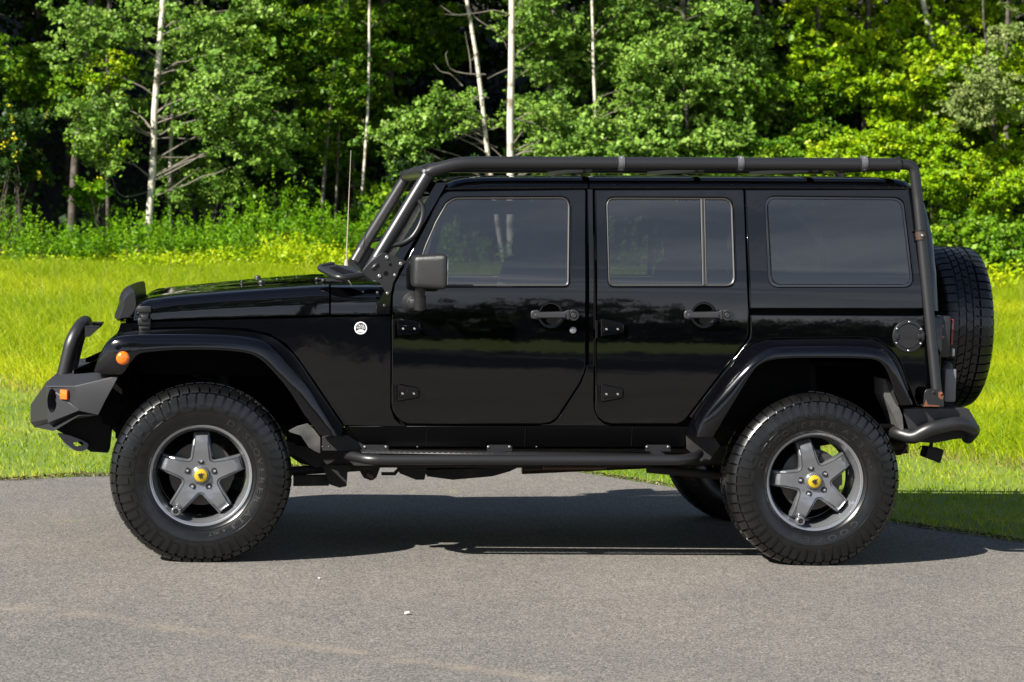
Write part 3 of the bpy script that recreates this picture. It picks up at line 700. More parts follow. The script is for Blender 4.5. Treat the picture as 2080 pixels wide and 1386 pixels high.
# lower bracket of the cage
Yb = .118
def poly(pts, Y): return [(p.x, p.z) for p in (pt(x, y, Y) for x, y in pts)]
br = rounded([(736,549,4),(753,531,4),(778,512,5),(794,518,3),(826,531,4),(819,540),(812,546),(807,560),(799,575),(795,594,5),(787,602,5),(782,594),(777,583),(770,575),(762,570.5),(738,568.5,3),(739,560)])
mb = MB(); mb.prism(poly(br, Yb), Yb-.004, Yb+.012, .002); bk = mb.build('cage_bracket', M['powder'], JV, 30); far(bk)
for x, y, r_ in ((786,523,.0085),(814,536,.008),(802,559,.007),(771,561,.0085),(787,596,.007)):
    q = pt(x, y, Yb-.004); mb = MB(); mb.lathe([(r_*1.1, .001), (r_*1.1, -.003), (r_*.75, -.006), (r_*.4, -.007), (r_*.35, -.004), (.0001, -.004)], q, n=18); mb.build('bracket_bolt', M['bolt'], bk)
mb = MB(); 
for x, y, r_ in ((784,556,.012),(793,538,.008)): mb.lathe([(r_, -.0012), (.0001, -.0012)], pt(x, y, Yb-.004), n=18)
mb.build('bracket_hole', M['void'], bk)
mb = MB(); a = pt(755, 547, Yb-.004); b = pt(768, 535, Yb-.004); mb.tube([a, a.lerp(b, .1), b.lerp(a, .1), b], [.004, .009, .009, .004], 12); mb.build('bracket_rib', M['powder'], bk)
mb = MB(); mb.tube([P_(752, 548, .17), P_(768, 521, .165)], .031, 16); far(mb.build('cage_foot', M['powder'], bk))
# windscreen hinge casting
mb = MB(); mb.prism(poly(rounded([(763,640,2),(764,618,8),(780,588,8),(797,583,3),(794,600),(793,640,2)]), .135), .128, .20, .004); hg = mb.build('windscreen_hinge', M['paint'], JV, 30); far(hg)
for x, y in ((781,621),(767,595)):
    q = pt(x, y, .128); mb = MB(); mb.lathe([(.008, .002), (.008, -.003), (.004, -.005), (.0001, -.004)], q, n=14); mb.build('hinge_bolt', M['hplastic'], hg)
# foot step
T = fillet_path([P_(737, 559, .10), P_(690, 566, .03), P_(647, 544, .22), P_(676, 538, .32)], [.05, .03]); mb = MB(); mb.tube(T, .0145, 14)
fs_ = mb.build('foot_step', M['powder'], JV, 40)
mb = MB(); q4 = [P_(735, 556, .11), P_(690, 561, .05), P_(652, 541.5, .22), P_(676, 537, .31), P_(715, 541, .25)]
th = Vector((0, 0, -.006)); mb.add(q4+[p+th for p in q4], [(0, 1, 2, 3, 4), (9, 8, 7, 6, 5)]+[(i, 5+i, 5+(i+1) % 5, (i+1) % 5) for i in range(5)])
u = (q4[2]-q4[1]); v_ = (q4[4]-q4[2])
for k in range(7):
    a = q4[1].lerp(q4[2], .15+.1*k); b = q4[0].lerp(q4[3], .15+.1*k); p0 = a.lerp(b, .25); p1 = a.lerp(b, .85); mb.tube([p0+Vector((0, 0, .002)), p1+Vector((0, 0, .002))], .0035, 6)
mb.build('step_tread', M['powder'], fs_)
# antenna on the far cowl
a = P_(703, 532, 1.60); b = P_(713, 306, 1.60); mb = MB(); mb.tube([a, b], [.0032, .0016], 8); mb.tube([a-Vector((0, 0, .05)), a+Vector((0, 0, .012))], [.016, .008], 10); mb.build('antenna', M['ant'], JV)

# ---- front bumper
def q3(x, y, Y): return pt(x, y, Y)
mb = MB()
# near wing outline points with depth: side plate
def wing(mir_):
    m_ = (lambda v: Vector((v.x, 2*YC-v.y, v.z))) if mir_ else (lambda v: v)
    xa_, xb_ = q3(93, 800, .20).x, q3(155, 800, .07).x
    YW = lambda x: .20+(x-xa_)/(xb_-xa_)*(-.13) if x < xb_ else .07
    def w(x, y, Y=None):
        if Y is None:
            Y = .12
            for _ in range(5): Y = YW(q3(x, y, Y).x)
        return q3(x, y, Y)
    A = w(93, 784); B = w(153, 784); Hh = w(97, 859); Fh = w(160, 834)
    C_ = q3(241, 763, .05); D_ = q3(213, 815, .055); E_ = q3(199, 843, .062)
    h2 = q3(107, 867, .225); f2 = q3(160, 838.5, .12); h3 = q3(109, 876, .19); f3 = q3(160, 845, .085)
    ta = q3(112, 764, .36); tb = q3(190, 757, .30); tc_ = q3(200, 757, .20)
    # side plate with a round lamp recess
    oc = w(105.5, 815); ell = [w(105.5+9.5*math.cos(t), 815-24*math.sin(t)) for t in [2*math.pi*k/28 for k in range(28)]]
    base = [A, B, Fh, Hh]; allp = base+ell
    tris = tessellate_polygon([[Vector((p.x, p.z, 0)) for p in base], [Vector((p.x, p.z, 0)) for p in ell]])
    mb.add([m_(p) for p in allp], [tuple(t) for t in tris])
    dn = Vector((.055, .075, 0)); n = 28
    mb.add([m_(p) for p in ell]+[m_(oc+(p-oc)*.9+dn) for p in ell]+[m_(oc+dn)], [(i, (i+1) % n, n+(i+1) % n, n+i) for i in range(n)]+[(n+i, n+(i+1) % n, 2*n) for i in range(n)], True)
    a2 = Vector((A.x-.004, .40, A.z)); hh2 = Vector((Hh.x-.004, .40, Hh.z)); g2 = Vector((h3.x+.02, .40, h3.z))
    vs = [m_(v) for v in (A, B, C_, D_, E_, Fh, Hh, h2, f2, h3, f3, ta, tb, tc_, a2, hh2, g2)]
    fs = [(1, 2, 3, 5), (5, 3, 4), (6, 5, 8, 7), (7, 8, 10, 9), (5, 4, 8), (8, 4, 10), (0, 11, 12, 1), (1, 12, 13, 2), (0, 6, 15, 14), (6, 7, 15), (7, 9, 16, 15), (0, 14, 11)]
    k = len(vs)
    na = q3(62, 823, .62); na1 = q3(62, 858, .62); nat = q3(88, 786, .62); nab = q3(70, 868, .62); yc = lambda v: Vector((v.x-.01, YC, v.z))
    tbk = Vector((tb.x, .36, ta.z)); ebk = Vector((E_.x, .45, E_.z))
    vs += [m_(v) for v in (na, na1, nat, nab)]+[yc(na), yc(na1), yc(nat), yc(nab)]+[m_(tbk), Vector((tb.x, YC, ta.z)), m_(ebk), Vector((E_.x, YC, E_.z))]
    fs += [(14, 15, k+1, k), (15, 16, k+3, k+1), (14, k, k+2), (k, k+1, k+5, k+4), (k+2, k, k+4, k+6), (k+1, k+3, k+7, k+5), (14, k+2, 11), (11, k+2, k+6, k+9), (11, k+9, k+8, 12), (9, 10, 4, k+10, k+3), (k+3, k+10, k+11, k+7), (9, k+3, 16)]
    mb.add(vs, fs)
wing(False); wing(True)
me = mb.mesh('front_bumper'); bm = bmesh.new(); bm.from_mesh(me); bmesh.ops.remove_doubles(bm, verts=bm.verts, dist=.0015)
bmesh.ops.recalc_face_normals(bm, faces=bm.faces[:])
zt_ = q3(93, 784, .2).z-.03
ed = [e for e in bm.edges if len(e.link_faces) == 2 and e.calc_face_angle(0) > .4 and min(v.co.z for v in e.verts) > zt_]
bmesh.ops.bevel(bm, geom=ed, offset=.006, segments=3, profile=.5, affect='EDGES'); bm.to_mesh(me); bm.free()
me.polygons.foreach_set('use_smooth', [True]*len(me.polygons)); me.set_sharp_from_angle(angle=R(14))
fb = link('front_bumper', me, M['steel'], JV)
mb = MB(); mb.lathe([(.034, .0), (.032, -.006), (.0001, -.010)], (q3(105.5, 815, .17).x+.045, .235, q3(105.5, 815, .17).z), n=24); far(mb.build('fog_lamp', M['lens'], fb, 40))
a = q3(121, 792, .138); b = q3(140, 811, .098); mb = MB()
tx_ = (q3(153, 784, .07)-q3(93, 784, .20)); tx_.z = 0; an = math.atan2(tx_.y, tx_.x); RR = Matrix.Rotation(an, 3, 'Z')
mb.box((a+b)/2-Vector((0, .004, 0)), (.047, .014, .046), .004, rot=RR); far(mb.build('indicator_lamp', M['amber'], fb, 40))
mb = MB(); hp = fillet_path([q3(127, 775, .72), q3(147, 690, .72), q3(166, 661, .78), q3(166, 661, .78)*1.0+Vector((0, 2*(YC-.78), 0)), Vector((q3(147, 690, .72).x, 2*YC-.72, q3(147, 690, .72).z)), Vector((q3(127, 775, .72).x, 2*YC-.72, q3(127, 775, .72).z))], [.09, .09, .09, .09])
mb.tube(hp, .036, 20); mb.build('bumper_hoop', M['powder'], fb, 40)
mb = MB(); mb.prism(poly([(173,664),(201,664),(196,672),(182,684),(173,684)], .72), .70, .71); mb.prism(poly([(173,663),(201,663),(201,665),(173,665)], .72), .70, .78); far(mb.build('lamp_tab', M['powder'], fb))
# raised centre plate behind the hoop
mb = MB(); mb.prism(poly([(150,764),(150,752),(196,731),(214,731),(206,764)], .50), .50, .52); mb.prism(poly([(150,764),(150,752),(196,731),(214,731),(206,764)], .50), 2*YC-.52, 2*YC-.50); far(mb.build('winch_plate', M['steel'], fb))
# skid, frame horns and tow point below
mb = MB(); mb.prism(poly([(112,872),(160,846),(199,843),(225,850),(225,864),(219,920),(184,918),(150,893)], .36), .36, .39); mb.prism(poly([(112,872),(160,846),(199,843),(225,850),(225,864),(219,920),(184,918),(150,893)], .36), 2*YC-.39, 2*YC-.36)
mb.prism(poly([(199,840),(235,800),(240,870),(225,864),(219,920),(200,900)], .40), .38, .60); far(mb.build('skid_bracket', M['matte'], fb))
mb = MB(); tp = rounded([(115,879,6),(128,896,8),(142,911,8),(162,918,8),(177,913,6),(181,902,6),(165,893,8),(140,884)])
P = poly(tp, .34); Hh = poly(rounded([(147,899,4),(168,896,5),(171,904,5),(152,908,5)]), .34)
vv = [[Vector((p[0], p[1], 0)) for p in P], [Vector((p[0], p[1], 0)) for p in Hh]]; allp = P+Hh
for yy in (.33, .352): mb.add([(p[0], yy, p[1]) for p in allp], [tuple(t) for t in tessellate_polygon(vv)])
for l in (P, Hh):
    n = len(l); mb.add([(p[0], .33, p[1]) for p in l]+[(p[0], .352, p[1]) for p in l], [(i, (i+1) % n, n+(i+1) % n, n+i) for i in range(n)])
far(mb.build('tow_hook', M['hook'], fb))

# ---- rear bumper, lamps, plates
mb = MB(); box_ = rounded([(1833,829,3),(1872,827),(1966,829,5),(1985,860,6),(1980,868,4),(1941,860),(1878,870),(1847,876,5),(1836,845)])
mb.prism(poly(box_, .14), .13, 2*YC-.13, .006); rb = mb.build('rear_bumper', M['steel'], JV, 30)
mb = MB(); tb = fillet_path([q3(1800, 872, .30), q3(1822, 880, .16), q3(1855, 890, .10), q3(1885, 872, .07), q3(1950, 858, .07), q3(1979, 872, .12), q3(1966, 888, .30)], [.03, .03, .04, .06, .04]); mb.tube(tb, [.034]*len(tb), 18)
far(mb.build('bumper_tube', M['powder'], rb, 40))
mb = MB(); a = q3(1812, 874, .26); mb.lathe([(.001, -.012), (.04, -.012), (.04, .012), (.001, .012)], a, 'X', 24); mb.prism(poly([(1780,860),(1815,862),(1835,885),(1800,890)], .3), .28, .36); far(mb.build('frame_horn', M['liner'], JV, 40))
mb = MB(); mb.box((q3(1915, 684, .2).x, .245, q3(1915, 684, .2).z), (.062, .15, .205), .01); tl = mb.build('tail_lamp', M['plastic'], JV, 40); far(tl)
for x, y in ((1913, 663), (1914, 685)): lens('lamp_reflector', pt(x, y, .168), .011, M['red'], tl, .008)
mb = MB(); mb.box((q3(1926, 684, .25).x+.006, .255, q3(1926, 675, .2).z), (.012, .11, .13), .005); mb.build('tail_lens', M['red'], tl, 40)
mb = MB(); mb.box((q3(1928, 714, .25).x+.006, .25, q3(1926, 716, .2).z), (.014, .11, .04), .005); mb.build('reverse_lens', M['lens'], tl, 40)
mb = MB(); bxp(mb, 1920, 749, 1942, 818, .17, .18, .012); pb = mb.build('plate_bracket', M['grey'], JV, 40)
mb = MB(); c = q3(1928, 748, .2); mb.lathe([(.038, -.0), (.034, .014), (.02, .028), (.0001, .032)], (c.x, .26, c.z), 'Z', 24); mb.build('plate_lamp', M['plastic'], pb, 40)
mb = MB(); mb.prism(poly(rounded([(1876,823),(1878,796,5),(1884,790,4),(1910,792,5),(1917,800,4),(1917,823)]), .06), .058, .066, .001); mb.prism(poly([(1876,823),(1917,823),(1917,826),(1876,826)], .06), .058, .15); pbk = mb.build('post_bracket', M['powder'], JV, 30); far(pbk)
mb = MB(); mb.prism(poly(rounded([(1906,796,3),(1914,796,3),(1917,806,3),(1914,813,3),(1906,808,3)]), .057), .0555, .0575); mb.prism(poly([(1877,824),(1881,812),(1884,819),(1884,822),(1908,824),(1908,826),(1874,826)], .057), .0555, .0575); mb.build('rust_patch', M['rust'], pbk)
for x, y in ((1896, 797), (1912, 800)): m2 = MB(); m2.lathe([(.007, 0), (.007, -.004), (.0001, -.005)], pt(x, y, .056), n=12); m2.build('bracket_bolt', M['rust'] if x > 1900 else M['matte'], pbk)
mb = MB(); mb.prism(poly([(1838,878),(1960,862),(1962,890),(1935,893),(1900,900),(1856,898)], .2), .20, 2*YC-.2); mb.build('bumper_crossmember', M['matte'], rb)
# lamp under bumper
mb = MB(); mb.prism(poly(rounded([(1883,908,3),(1916,913,3),(1908,941,3),(1877,929,3)]), .42), .40, .50, .004); mb.tube([q3(1890, 910, .45), q3(1893, 895, .45)], .01, 8); mb.tube(smooth_path([q3(1879, 925, .42), q3(1875, 912, .42), q3(1870, 907, .42), q3(1867, 913, .42)], 4), .003, 6); mb.build('work_lamp', M['matte'], JV, 30)
mb = MB(); mb.tube([q3(1780, 890, .8), q3(1815, 908, .75), q3(1843, 905, .72)], .042, 16); mb.tube(smooth_path([q3(1813, 922, .7), q3(1830, 922, .68), q3(1842, 905, .66)], 4), .006, 6); mb.build('exhaust_tip', M['pipe'], JV)
# mud guard strap inside the rear arch
mb = MB(); mb.prism(poly([(1795,770),(1806,775),(1820,812),(1833,845),(1836,880),(1826,870),(1812,838),(1796,805)], .12), .12, .30); far(mb.build('arch_liner_strap', M['liner'], JV))

# ---- running board
mb = MB(); yt_ = -.005
tp = fillet_path([q3(706, 925, .13), q3(720, 928, .08), q3(750, 934.5, yt_), q3(1385, 935, yt_), q3(1412, 928, .05), q3(1420, 922, .12)], [.04, .07, .07, .04]); mb.tube(tp, .0235, 18)
rbd = mb.build('running_board', M['powder'], JV, 40); far(rbd)
mb = MB()
A = [(735, .01), (1400, .01)]; x0 = q3(735, 925, .02).x; x1 = q3(1398, 925, .02).x; zz = q3(1000, 922, .05).z
nx_ = 60
mb.box(((x0+x1)/2, .107, zz), (x1-x0, .11, .004)); mb.box(((x0+x1)/2, .029, zz), (x1-x0, .022, .004))
for k in range(nx_):   # one row of narrow slots next to the tube
    u0 = x0+(x1-x0)*k/nx_; u1 = x0+(x1-x0)*(k+1)/nx_; g0 = (u1-u0)*.62
    mb.box((u0+g0/2, .046, zz), (g0, .012, .004))
far(mb.build('step_plate', M['powder'], rbd))
for xa in (738, 989, 1311):
    mb = MB(); mb.prism(poly([(xa, 917), (xa, 907), (xa+3, 904), (xa+48, 904), (xa+51, 907), (xa+51, 917)], .135), .133, .14); mb.prism(poly([(xa+10, 917), (xa+30, 917), (xa+30, 935), (xa+10, 935)], .135), .02, .15)
    b_ = mb.build('step_bracket', M['powder'], rbd)
    for dx in (3, 46): m2 = MB(); m2.lathe([(.006, 0), (.006, -.003), (.003, -.004), (.0001, -.003)], pt(xa+dx, 908, .133), n=12); m2.build('bracket_bolt', M['bolt'], b_)

# ---- underbody
mb = MB()
def ub(poly_, y0, y1): mb.prism(poly(poly_, (y0)), y0, y1)
ub([(600,905),(700,912),(1420,912),(1470,905),(1800,862),(1800,885),(1470,938),(1400,946),(700,946),(640,950),(598,925)], .40, .50)
ub([(225,840),(600,900),(600,925),(225,870)], .40, .50)
mb2 = mb; far(mb.build('frame_rail', M['matte'], JV))
mb = MB()
ub([(700,905),(1400,905),(1400,948),(1090,948),(1050,951),(700,950)], .5, .9)
ub([(580,872),(720,880),(720,950),(640,948),(610,942),(586,925)], .52, .56)
ub([(596,967),(668,966),(668,987),(596,988)], .42, .47)
ub([(655,945),(716,946),(706,960),(704,988),(690,991),(668,984)], .38, .48)
ub([(733,950),(772,950),(765,970),(757,976),(740,972),(733,962)], .55, .62)
ub([(775,960),(800,960),(810,950),(815,952),(803,966),(775,966)], .6, .62)
ub([(810,948),(868,948),(862,975),(845,975),(812,962)], .6, .8)
ub([(868,955),(1052,950),(1035,958),(1000,968),(920,975),(868,968)], .75, .9)
mb.build('transmission_skid', M['matte'], JV)
mb = MB(); a = q3(1104, 951, .55); b = q3(1230, 951, .55); mb.tube([a, b], .011, 10); a = q3(745, 962, .56); mb.tube([a, a+Vector((.03, 0, -.02))], .02, 10); mb.build('cross_link', M['pipe'], JV)
mb = MB(); mb.tube([q3(1060, 954, 1.2), q3(1600, 930, 1.2)], .025, 10); mb.build('exhaust_pipe', M['pipe'], JV)
# axles
ZR = .4165; XW = (0.0, 2.946)
for xw, dx in zip(XW, (.06, -.0)):
    mb = MB(); mb.tube([(xw, .2, ZR), (xw, 2*YC-.2, ZR)], .042, 14); mb.lathe([(.001, -.16), (.09, -.13), (.15, -.04), (.15, .04), (.09, .13), (.001, .16)], (xw, 1.15 if xw < 1 else YC, ZR), 'X', 18)
    for yy in (.52, 2*YC-.52):
        pts = [(xw+.0+.055*math.cos(a*.7), yy+.055*math.sin(a*.7), ZR+.06+a*.0075) for a in range(60)]; mb.tube(pts, .008, 6)
        mb.tube([(xw+.12, yy-.05, ZR-.02), (xw+.08, yy, .95)], .028, 10)
        mb.tube([(xw+(.03 if xw < 1 else -.03), yy-.02, ZR-.06), (xw+(.85 if xw < 1 else -.75), yy-.06, .42)], .022, 8)
    mb.build('axle', M['matte'], JV)
# wheel well liners
def arch(x0, x1, zt, name):
    mb = MB(); mb.box(((x0+x1)/2, .50, zt), (x1-x0, .46, .02)); mb.box(((x0+x1)/2, .62, (zt+.45)/2+.1), (x1-x0, .02, zt-.55)); 
    mb.box((x1, .48, (zt+.62)/2), (.02, .42, zt-.62)); return far(mb.build(name, M['void'], JV))
arch(-.40, .60, .985, 'front_wheel_liner'); arch(2.30, 3.40, .97, 'rear_wheel_liner')
mb = MB(); mb.box((2.30, .42, .80), (.02, .5, .36)); far(mb.build('rear_wheel_liner', M['void'], JV))
mb = MB(); mb.prism(poly([(585,876),(604,866),(625,860),(638,872),(650,888),(650,920),(638,915),(627,908),(611,884)], .26), .24, .27); far(mb.build('splash_shield', M['liner'], JV))
mb = MB(); mb.prism(poly([(655,888),(705,884),(745,908),(745,915),(655,915)], .17), .16, .22); far(mb.build('sill_end', M['matte'], JV)); mb = MB(); mb.prism(poly([(1395,908),(1392,884),(1450,889),(1462,905),(1440,935),(1425,938),(1395,912)], .17), .16, .22); far(mb.build('sill_end', M['matte'], JV))
# ---- interior
def seat(x, y, w_, rear=False):
    mb = MB(); mb.box((x, y, .88), (.5, w_, .14), .05, seg=3)
    mb.box((x+.27, y, 1.17), (.13, w_*.92, .56), .05, rot=Matrix.Rotation(R(14), 3, 'Y'), seg=3)
    for yy in ([y] if w_ < .7 else [y-w_*.3, y+w_*.3]):
        mb.box((x+.35, yy, 1.53), (.09, .27, .18), .04, rot=Matrix.Rotation(R(10), 3, 'Y'), seg=3); mb.tube([(x+.335, yy-.05, 1.38), (x+.345, yy-.05, 1.5)], .007, 6); mb.tube([(x+.335, yy+.05, 1.38), (x+.345, yy+.05, 1.5)], .007, 6)
    mb.build('rear_seat' if rear else 'front_seat', M['seat'], JV, 40)
seat(1.30, .55, .5); seat(1.30, 1.31, .5); seat(2.12, YC, 1.15, True)
mb = MB(); 
for y_ in (.38, 2*YC-.38): mb.tube(fillet_path([(1.02, y_, 1.2), (1.12, y_, 1.70), (2.55, y_, 1.72), (3.1, y_, 1.1)], [.1, .2]), .034, 10); mb.tube([(1.74, y_, .8), (1.74, y_, 1.7)], .034, 10); mb.tube([(2.52, y_, .8), (2.52, y_, 1.7)], .034, 10)
for x_ in (1.74, 2.52): mb.tube([(x_, .38, 1.71), (x_, 2*YC-.38, 1.71)], .034, 10)
mb.build('roll_bar', M['seat'], JV)
mb = MB(); mb.box((.86, YC, 1.14), (.30, 1.4, .26), .06, seg=3); mb.build('dashboard', M['seat'], JV, 40)
mb = MB(); mb.tube([(1.08+.0+.05*math.sin(a)*.6, .56+.19*math.cos(a), 1.23+.18*math.sin(a)) for a in [2*math.pi*k/28 for k in range(28)]], .014, 8, closed=True); mb.tube([(.95, .56, 1.16), (1.08, .56, 1.23)], .03, 8); mb.box((1.09, .56, 1.23), (.03, .30, .04), .01); mb.build('steering_wheel', M['seat'], JV)

# ================================================= wheels
PROF = [(.236,.040),(.243,.024),(.262,.012),(.29,.003),(.315,0),(.338,.002),(.360,.008),(.381,.014),(.396,.027),(.402,.046),(.4050,.08),(.4070,.1425)]
PATH = [(.318,.0008),(.332,.0015),(.347,.0045),(.362,.0088),(.378,.0138),(.394,.025),(.4020,.044),(.4066,.082)]
def tyre_mesh(spin=0, flat=True, letters=True):
    mb = MB(); full = PROF+[(r_, .285-y) for r_, y in PROF[-2::-1]]
    mb.lathe(full, (0, 0, 0), n=120)
    # raised rings on the sidewall
    for r0 in (.258, .308): mb.lathe([(r0-.003, PROFY(r0)+.001), (r0-.0015, PROFY(r0)-.002), (r0+.0015, PROFY(r0)-.002), (r0+.003, PROFY(r0)+.001)], (0, 0, 0), n=120)
    def nrm_(i, path):
        a = path[max(i-1, 0)]; b = path[min(i+1, len(path)-1)]; dx_, dy_ = b[0]-a[0], b[1]-a[1]; l = math.hypot(dx_, dy_); return (dy_/l, -dx_/l)   # outward: (+r when dy>0, -y when dr>0)
    def strip(rows, mirror_=False, h_=.0085):
        """rows: (r, y, nr, ny, th0, th1, height)"""
        vs = []
        for r_, y, nr, ny, t0, t1, hh in rows:
            ro, yo = r_+nr*hh, y+ny*hh; rb_, yb_ = r_-nr*.002, y-ny*.002
            if mirror_: yo = .285-yo; yb_ = .285-yb_
            for t, rr_, yy in ((t0, rb_, yb_), (t0, ro, yo), (t1, ro, yo), (t1, rb_, yb_)):
                vs.append((rr_*math.cos(t), yy, rr_*math.sin(t)))
        n = len(rows); fs = []
        for i in range(n-1):
            for j in range(3): fs.append((i*4+j, i*4+j+1, (i+1)*4+j+1, (i+1)*4+j))
        fs += [(0, 1, 2, 3), (n*4-1, n*4-2, n*4-3, n*4-4)]
        if mirror_: fs = [f[::-1] for f in fs]
        mb.add(vs, fs)
    N = 54; dt = 2*math.pi/N
    for mir_ in (False, True):
        for k in range(N):
            t = k*dt + (dt*.5 if mir_ else 0)
            typ = k % 2; i0 = 0 if typ == 0 else 1; n_ = len(PATH)
            # two stepped halves give the interlocking Z-shaped shoulder lug
            for half in (0, 1):
                rows = []
                for i in (range(i0, 5) if half == 0 else range(4, n_)):
                    r_, y = PATH[i]; nr, ny = nrm_(i, PATH)
                    if half == 1 and i == 4: r_ += .004; y += .002
                    u = (i-i0)/(n_-1-i0)
                    if half == 0: c0 = .36-.16*u; wl_ = (.19+.28*u) if typ == 0 else (.33+.02*u)
                    else: c0 = .12*(u-.6); wl_ = .385+.02*u
                    hh = (.0085+.002*u) if half == 0 else .0125
                    rows.append((r_, y, nr, ny, t+dt*(c0-wl_), t+dt*(c0+wl_), hh))
                strip(rows, mir_)
            if typ == 0:   # secondary foot lug joining neighbours at the bottom
                rows = [(r_, y, *nrm_(j, PATH), t+dt*.30, t+dt*.62, .004) for j, (r_, y) in list(enumerate(PATH))[0:2]]; strip(rows, mir_)
    # centre blocks
    NB = 54; db = 2*math.pi/NB
    for row, (y0, y1, ph) in enumerate(((.0905, .1200, 0), (.1285, .1565, .5), (.1650, .1945, 0))):
        for k in range(NB):
            t = (k+ph)*db; rows = []
            for q in range(4):
                u = q/3; y = y0+(y1-y0)*u; sk = .36*abs(u-.5)*2-.18
                if row == 1: sk = -sk
                if row == 2: sk = .30*u-.15
                rows.append((.4068, y, 1, 0, t+db*(sk-.40), t+db*(sk+.40), .0095))
            strip(rows)
    ca_, sa_ = math.cos(spin), math.sin(spin)
    def grow(x, z):
        q = math.hypot(x, z); return 1+.020*max(0, min(1, (q-.25)/.12))
    mb.v = [((x*ca_-z*sa_)*grow(x, z), y, (x*sa_+z*ca_)*grow(x, z)) for x, y, z in mb.v]
    if flat:
        mb.v = [(x*(1+.012*max(0, min(1, (-z-.30)/.1))), y, max(z, -.4115)) for x, y, z in mb.v]
    return mb.mesh('tyre', 35)
def PROFY(r_):
    for (a, u), (b, v) in zip(PROF, PROF[1:]):
        if a <= r_ <= b: return u+(v-u)*(r_-a)/(b-a)
    return 0
def star(R0, hw, rv, ang):
    pts = []
    for k in range(5):
        a = ang+k*2*math.pi/5; ca_, sa_ = math.cos(a), math.sin(a)
        def P(u, v_, rad=0): return (u*ca_-v_*sa_, u*sa_+v_*ca_, rad)
        pts += [P(R0, -hw, .008), P(R0, hw, .008), P(R0*.60, hw*1.22, .02)]
        b = a+math.pi/5; pts.append((rv*math.cos(b), rv*math.sin(b), .016))
        a2 = ang+(k+1)*2*math.pi/5; ca2, sa2 = math.cos(a2), math.sin(a2)
        u, v_ = R0*.60, -hw*1.22; pts.append((u*ca2-v_*sa2, u*sa2+v_*ca2, .02))
    return rounded(pts, 4)
def spoke_y(r_): return .040 + .018*max(0, (.12-r_)/.12) + .0*(r_) + .03*max(0, (r_-.165)/.035)**2
def rim_mesh(ang):
    mb = MB()
    mb.lathe([(.238,.05),(.2425,.036),(.2425,.028),(.2385,.0245),(.2335,.026),(.2315,.031),(.227,.033),(.2245,.044),(.2165,.058),(.2095,.085),(.206,.12),(.204,.20),(.21,.25)], (0, 0, 0), n=96, mi=1)
    S0 = star(.205, .037, .088, ang)
    layers = [(S0, .05), (S0, .014), (offset(S0, .0050), .0055), (offset(S0, .0085), .0052), (offset(S0, .0098), .0110), (offset(S0, .0122), .0110), (offset(S0, .0145), .0)]
    n = len(S0); vs = []
    for pl, dy in layers:
        for p in pl: vs.append((p[0], spoke_y(math.hypot(*p[:2]))+dy, p[1]))
    fs = [(k*n+i, k*n+(i+1) % n, (k+1)*n+(i+1) % n, (k+1)*n+i) for k in range(len(layers)-1) for i in range(n)]
    mb.add(vs, fs, True)
    # front face, finely cut so that it follows the dish
    bm = bmesh.new(); I = layers[-1][0]; bv = [bm.verts.new((p[0], 0, p[1])) for p in I]
    for tri in tessellate_polygon([[Vector((p[0], p[1], 0)) for p in I]]):
        try: bm.faces.new([bv[i] for i in tri])
        except ValueError: pass
    for k in range(5):
        a = ang+k*2*math.pi/5; d = Vector((math.cos(a), 0, math.sin(a)))
        for q in (.06, .10, .13, .155, .17, .185): bmesh.ops.bisect_plane(bm, geom=bm.verts[:]+bm.edges[:]+bm.faces[:], plane_co=d*q, plane_no=d, dist=1e-6)
    bmesh.ops.triangulate(bm, faces=bm.faces[:])
    for v in bm.verts: v.co.y = spoke_y(math.hypot(v.co.x, v.co.z))
    mb.bm(bm, True)
    # hub boss
    mb.lathe([(.048, .052), (.044, .047), (.040, .043), (.037, .036), (.033, .034), (.031, .036)], (0, 0, 0), n=40)
    me = mb.mesh('rim', 28)
    bm = bmesh.new(); bm.from_mesh(me); bmesh.ops.recalc_face_normals(bm, faces=bm.faces[:]); bm.to_mesh(me); bm.free()
    me.polygons.foreach_set('use_smooth', [True]*len(me.polygons)); me.set_sharp_from_angle(angle=R(28)); return me
def arc_text(body, r_, a_start, a_end, size, parent, hub, spin):
    chars = list(body); n = len(chars)
    for i, ch in enumerate(chars):
        if ch == ' ': continue
        a = a_start+(a_end-a_start)*(i/(n-1) if n > 1 else 0)
        ca_, sa_ = math.cos(a), math.sin(a)
        def fn(v):
            rad = r_+v.y; t = -v.x*1.5  # clockwise
            x = rad*ca_ - t*(-sa_)*-1*0 ; 
            X_ = rad*ca_ + (-t)*sa_; Z_ = rad*sa_ - (-t)*ca_
            return Vector((hub[0]+X_, hub[1]+PROFY(min(.36, max(.24, math.hypot(X_, Z_))))-.0012-v.z, hub[2]+Z_))
        yield ch, fn
def tyre_text(items, parent, hub, mt=None):
    allv = []; allf = []; 
    for body, r_, a0, a1, size in items:
        for ch, fn in arc_text(body, r_, R(a0), R(a1), size, parent, hub, 0):
            cu = bpy.data.curves.new('t', 'FONT'); cu.body = ch; cu.size = size; cu.extrude = .0012; cu.align_x = 'CENTER'; cu.align_y = 'CENTER'; cu.offset = .0011; cu.resolution_u = 4
            o = bpy.data.objects.new('t', cu); C.objects.link(o); dg = bpy.context.evaluated_depsgraph_get(); dg.update()
            me = bpy.data.meshes.new_from_object(o.evaluated_get(dg)); bpy.data.objects.remove(o); bpy.data.curves.remove(cu)
            b = len(allv); allv += [fn(v.co.copy()) for v in me.vertices]; allf += [tuple(i+b for i in p.vertices) for p in me.polygons]; bpy.data.meshes.remove(me)
    me = bpy.data.meshes.new('sidewall_lettering'); me.from_pydata(allv, [], allf); me.update(); return link('sidewall_lettering', me, mt or M['letter'], parent)
